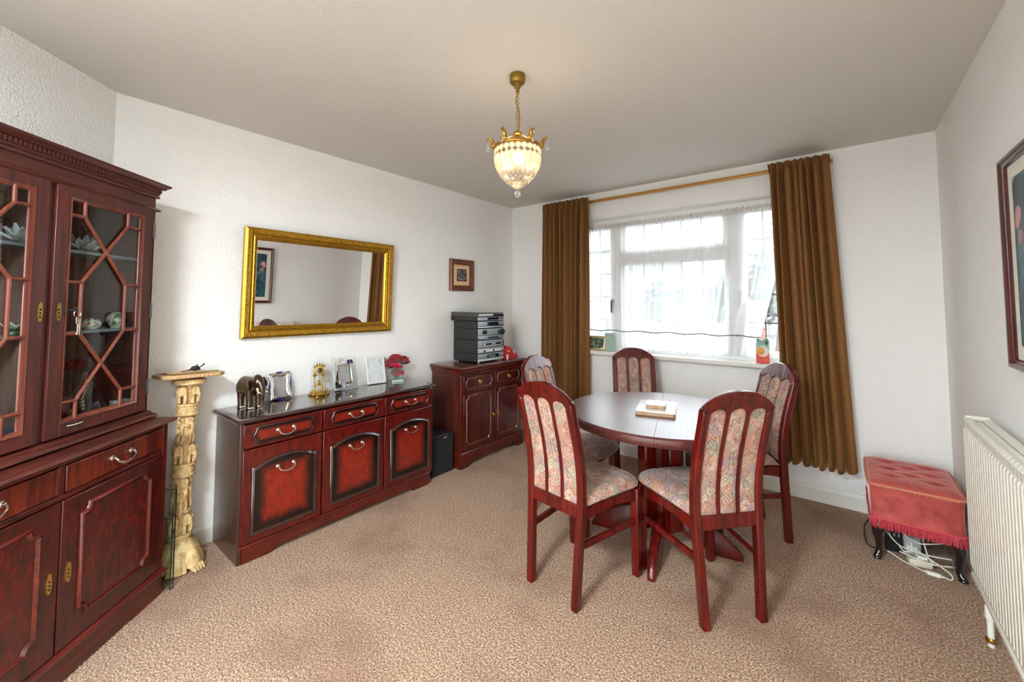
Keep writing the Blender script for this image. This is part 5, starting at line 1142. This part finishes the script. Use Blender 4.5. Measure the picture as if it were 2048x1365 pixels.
PT = Matrix.Translation((.150,-2.950,0)) @ Matrix.Rotation(R(98),4,'Z') @ LEANM
def ontop(x, y, z=.9855): return PT @ Vector((x, y, z))
RT = PT.to_3x3().to_euler()
def topthing(name, label, cat, x, y): 
    p = ontop(x, y); o_ = thing(name, label, cat, p); o_.rotation_euler = RT; return o_
tr = topthing('trinket_tray', 'shallow cream trinket tray on the octagonal pedestal top', 'tray', -.020, .0)
obj('tray', MB().loft([[(p[0],p[1],z) for p in rrect(.080+g,.046+g,.02)] for z, g in ((0,0),(.004,.006),(.009,.010))]), flat('cream_tray', c3(206,180,138), .4), tr, smooth=40)
ks = topthing('key_bunch', 'bunch of keys with a black fob on the trinket tray', 'keys', .010, -.010)
ks.location = ontop(.010, -.010, .9950)
obj('fob', MB().ell((.010,0,.014),(.022,.015,.013), 14, 8).box(-.006,-.010,.004,.030,.010,.012), BLACKPL, ks); obj('fob_strap', MB().tube([(.028,0,.016),(.045,.004,.026),(.052,.004,.034)], [.003,.003,.005], 8), BLACKPL, ks); obj('fob_strap', MB().tube([(.018,.004,.022),(.020,.006,.032)], [.003,.0045], 8), BLACKPL, ks)
obj('key', MB().tube([(-.010,0,.010),(-.036,-.010,.004),(-.058,-.014,.003)], [.004,.003,.003], 6), ANTB, ks); obj('key', MB().torus((-.018,.012,.004), .011, .0018, 16, 6), CHROME, ks)
gb = topthing('golden_charm', 'tiny gold and white charm at the edge of the pedestal top', 'charm', -.028, .066)
obj('charm_bead', MB().ell((0,0,.008),(.010,.007,.008),10,7), flat('cream_bead', c3(236,214,160), .3), gb); obj('charm_ring', MB().torus((.016,.004,.0025),.007,.0018,14,6), BRASS, gb)
cl = topthing('green_clip', 'small lime green clip on the pedestal top', 'clip', .092, -.030)
obj('clip_body', MB().box(-.010,-.006,0,.012,.006,.008), flat('lime_plastic', c3(150,160,40), .4), cl, bevel=.002); obj('clip_lever', MB().box(.012,-.004,.003,.030,.004,.007), BLACKPL, cl, bevel=.001)

# ------------------------------------------------------------------ things on the window sill
sp_ = thing('gold_photo_frame', 'small gold-framed colour photograph on the sill beside the curtain', 'photo frame', (1.015, -.022, .9055), R(5))
m = Matrix.Rotation(R(-12), 4, 'X')
obj('frame', MB().sweep([(-.087,0),(.087,0),(.087,.135),(-.087,.135)], [(0,-.004),(0,.006),(.006,.010),(.012,.006),(.018,.008),(.020,.001),(.020,-.004)], FM(m), closeprof=True), flat('pale_gold', c3(206,188,130), .3, .6), sp_, smooth=30).location.z = .002
t = NT('family_snapshot'); f = t.noise(t.coord(scale=(1,1,1)), 26, 4, .6, .5); t.set(col=t.ramp(f, [(.36, c3(24,40,32)), (.52, c3(70,96,72)), (.6, c3(206,196,176)), (.68, c3(186,120,104))]), rough=.3)
obj('photograph', MB().box(-.068,-.004,.019,.068,-.001,.116).xf(m), t.m, sp_).location.z = .002
obj('strut', MB().box(-.015,.018,.0,.015,.021,.068).xf(Matrix.Translation((0,.018,0)) @ Matrix.Rotation(R(14),4,'X')), BLACKPL, sp_)
gc = thing('greeting_card', 'folded grey-green greeting card standing beside the gold photo frame', 'card', (1.150, -.022, .9055), R(8))
t = NT('card_print'); f = t.noise(t.coord(), 34, 4, .6, .8); t.set(col=t.ramp(f, [(.52, c3(142,172,160)), (.58, c3(168,170,152)), (.66, c3(196,176,168)), (.72, c3(92,90,88))]), rough=.5)
obj('front_leaf', MB().box(-.048,-.001,0,.048,.001,.168), t.m, gc); obj('back_leaf', MB().box(0,-.001,0,.096,.001,.168).xf(Matrix.Translation((-.048,.0022,0)) @ Matrix.Rotation(R(24),4,'Z')), flat('white_card_inside', c3(226,230,226), .6), gc)
ec = thing('shaped_card', 'red and green cut-out card with a smiling yellow egg, beside the curtain', 'card', (2.345, -.028, .9055), R(2))
out = [(-.040,0),(.044,0),(.040,.10),(.042,.165),(.034,.182),(.018,.180),(.004,.166),(-.010,.168),(-.020,.184),(-.034,.178),(-.036,.150),(-.040,.11)]
t = NT('card_red_green'); tc_ = t.n('ShaderNodeTexCoord'); s2 = t.n('ShaderNodeSeparateXYZ'); t.L.new(tc_.outputs['Generated'], s2.inputs[0]); t.set(col=t.ramp(s2.outputs[2], [(.30, c3(222,70,62)), (.52, c3(214,92,80)), (.58, c3(160,200,186)), (.95, c3(70,140,128))]), rough=.5)
obj('card_front', MB().prism(out, FRONT(0), 0, .002), t.m, ec, smooth=0); obj('card_back', MB().prism(out, FM(Matrix.Translation((0,.001,0)) @ Matrix.Rotation(R(-16),4,'X') @ Matrix.Identity(4)), -.002, 0).xf(Matrix.Translation((0,.004,0))), PAPER, ec, smooth=0)
eo = lambda cx, cz, a, b: [(cx+a*cos(2*PI*i/24), cz+b*sin(2*PI*i/24)) for i in range(24)]
obj('white_egg', MB().prism(eo(.004,.088,.036,.040), FRONT(-.0021), 0, .0008), PAPER, ec, smooth=0); yk = obj('yellow_egg', MB().prism(eo(-.010,.090,.027,.032), FRONT(-.0030), 0, .0015), flat('egg_yellow', c3(232,164,30), .4), ec, smooth=0)
for x in (-.018, -.002): obj('eye', MB().prism(eo(x,.102,.003,.005), FRONT(-.0046), 0, .0006), EBON, yk, smooth=0)
obj('smile', MB().tube([(-.022,-.0050,.084),(-.016,-.0050,.077),(-.008,-.0050,.075),(.000,-.0050,.079),(.004,-.0050,.086)], .0014, 6), EBON, yk)
obj('swirl', MB().tube(spiral(.018,.026,.010,1.5), .0016, 6).xf(Matrix.Translation((0,.003,0))), flat('orange_swirl', c3(244,176,96), .5), ec)
obj('brown_figure', MB().prism(eo(.028,.150,.009,.014), FRONT(-.0021), 0, .001), flat('card_brown', c3(92,56,44), .6), ec, smooth=0)

# ------------------------------------------------------------------ outside the window
GR = -.35
t = NT('paved_drive'); f = t.noise(t.coord(), 3, 4, .6); t.set(col=t.ramp(f, [(.3, c3(70,69,67)), (.7, c3(88,87,85))]), rough=.9)
structure(obj('ground_outside', MB().box(-60, .3, GR-.3, 60, 90, GR).box(-60, -90, GR-.3, 60, YR-.4, GR), t.m, smooth=0), 'pale paved drive and road outside the window', 'ground')
t = NT('pier_brick'); br_ = t.n('ShaderNodeTexBrick'); t.L.new(t.coord(rot=(R(90),0,0)), br_.inputs[0]); br_.inputs['Color1'].default_value = c3(120,70,54); br_.inputs['Color2'].default_value = c3(100,56,42); br_.inputs['Mortar'].default_value = c3(130,124,116); br_.inputs['Scale'].default_value = 4.5; br_.inputs['Mortar Size'].default_value = .02
t.set(col=br_.outputs[0], rough=.9); BRK = t.m
pr_ = thing('brick_pier', 'brick gate pier outside the window', 'gate pier', (1.57, 5.2, GR)); obj('pier_shaft', MB().box(-.17,-.17,0,.17,.17,1.68), BRK, pr_); obj('coping', MB().box(-.21,-.21,1.6802,.21,.21,1.76), flat('stone_cap', c3(186,150,130), .8), pr_, bevel=.02)
REND = flat('pale_render', c3(122,121,119), .9); ROOFT = flat('roof_tiles', c3(92,84,82), .8); WINX = flat('dark_glazing', c3(60,66,70), .2)
def house(x, y, w, d, h, rh, label, ch=True):
    t_ = thing('house', label, 'house', (x, y, GR)); obj('walls', MB().box(-w/2,0,0,w/2,d,h), REND, t_)
    obj('roof', MB().q([(-w/2-.3,-.3,h),(w/2+.3,-.3,h),(w/2+.3,d+.3,h),(-w/2-.3,d+.3,h),(-w/2+1.2,d/2,h+rh),(w/2-1.2,d/2,h+rh)], [(0,1,5,4),(2,3,4,5),(1,2,5),(3,0,4),(0,3,2,1)]), ROOFT, t_, smooth=0)
    for i in range(3):
        for zz in (.9, 3.4):
            xx = -w/2 + w*(i+.5)/3; o_ = obj('window', MB().sweep([(xx-.6,zz),(xx+.6,zz),(xx+.6,zz+1.2),(xx-.6,zz+1.2)], [(0,0),(0,.06),(.09,.06),(.09,0)], FRONT(0), closeprof=True), UPVC, t_); obj('window_pane', MB().box(xx-.52,-.02,zz+.08,xx+.52,-.005,zz+1.12), WINX, o_)
    if ch: obj('chimney', MB().box(w/2-2.0,d/2-.3,h+rh-.6,w/2-1.2,d/2+.3,h+rh+.9), BRK, t_)
house(-9.6, 20.0, 7.5, 7, 5.0, 2.2, 'pale rendered house across the road to the side of the stereo curtain')
house(1.6, 24.0, 5.5, 7, 4.6, 2.4, 'pale rendered house across the road behind the brick pier', False)
def tree(x, y, h, r_, seed, label):
    q = random.Random(seed); t_ = thing('tree', label, 'tree', (x, y, GR)); obj('trunk', MB().tube([(0,0,0),(.1,0,h*.35),(0,.1,h*.7)], [.18,.13,.06], 8), flat('bark_%d' % seed, c3(84,70,58), .9), t_)
    mb = MB()
    for _ in range(900):
        a, e = q.uniform(0,2*PI), math.asin(q.uniform(-.8,1)); k = q.uniform(.6,1.0); c_ = Vector((r_*k*cos(e)*cos(a), r_*k*cos(e)*sin(a), h*.62+h*.40*k*sin(e)))
        u_ = Vector((q.gauss(0,1),q.gauss(0,1),q.gauss(0,1))).normalized()*.13; v_ = u_.orthogonal().normalized()*.09
        mb.q([c_-u_, c_+v_, c_+u_, c_-v_], [(0,1,2,3)])
    obj('crown', mb, flat('foliage_%d' % seed, c3(48,56,46), .8), t_, smooth=0, kind='stuff')
tree(-2.6, 13.0, 2.7, .75, 11, 'round leafy tree outside behind the middle window light'); tree(-.45, 14.5, 3.0, .95, 12, 'broad leafy tree outside near the mullion'); tree(1.25, 12.5, 3.6, .95, 13, 'tall leafy tree outside behind the brick pier')
hg = thing('garden_wall', 'low pale garden wall along the drive outside', 'garden wall', (0, 9.0, GR)); obj('wall_body', MB().box(-9,-.1,0,1.2,.1,.85), REND, hg); obj('wall_coping', MB().box(-9.05,-.14,.8502,1.25,.14,.91), flat('coping_stone', c3(200,196,188), .8), hg)
def car(x, y, rz, label, body):
    t_ = thing('car', label, 'car', (x, y, GR), rz)
    prof_ = [(-1.95,.35,.55),(-1.9,.30,.78),(-1.2,.26,.92),(-.55,.26,1.38),(.2,.26,1.46),(.95,.26,1.38),(1.5,.28,.98),(1.9,.32,.86),(1.98,.36,.55)]
    rings = []
    for x_, zl, zh in prof_:
        w = .80 if -1.8 < x_ < 1.8 else .68; rings.append([(x_,-w,zl),(x_,-w,min(zh,.88)),(x_,-w*.78,zh),(x_,w*.78,zh),(x_,w,min(zh,.88)),(x_,w,zl)])
    obj('body', MB().loft(rings), body, t_, smooth=30)
    for s_ in (-1, 1):
        obj('side_window', MB().q([(-.95,s_*.79,.93),(1.25,s_*.79,.93),(.85,s_*.665,1.33),(-.45,s_*.665,1.33)], [(0,1,2,3)]), WINX, t_, smooth=0)
        for wx in (-1.2, 1.25): obj('wheel', MB().lathe([(.05,-.1),(.30,-.1),(.32,0),(.30,.1),(.05,.1)], 20).xf(Matrix.Translation((wx,s_*.72,.32)) @ Matrix.Rotation(R(90),4,'X')), BLACKPL, t_)
WCAR = flat('white_car_paint', c3(170,172,174), .2, coat=1.0)
car(-1.6, 5.6, R(35), 'white car parked on the drive outside the window', WCAR); car(-4.9, 8.0, R(60), 'white car parked further along the drive outside', WCAR)
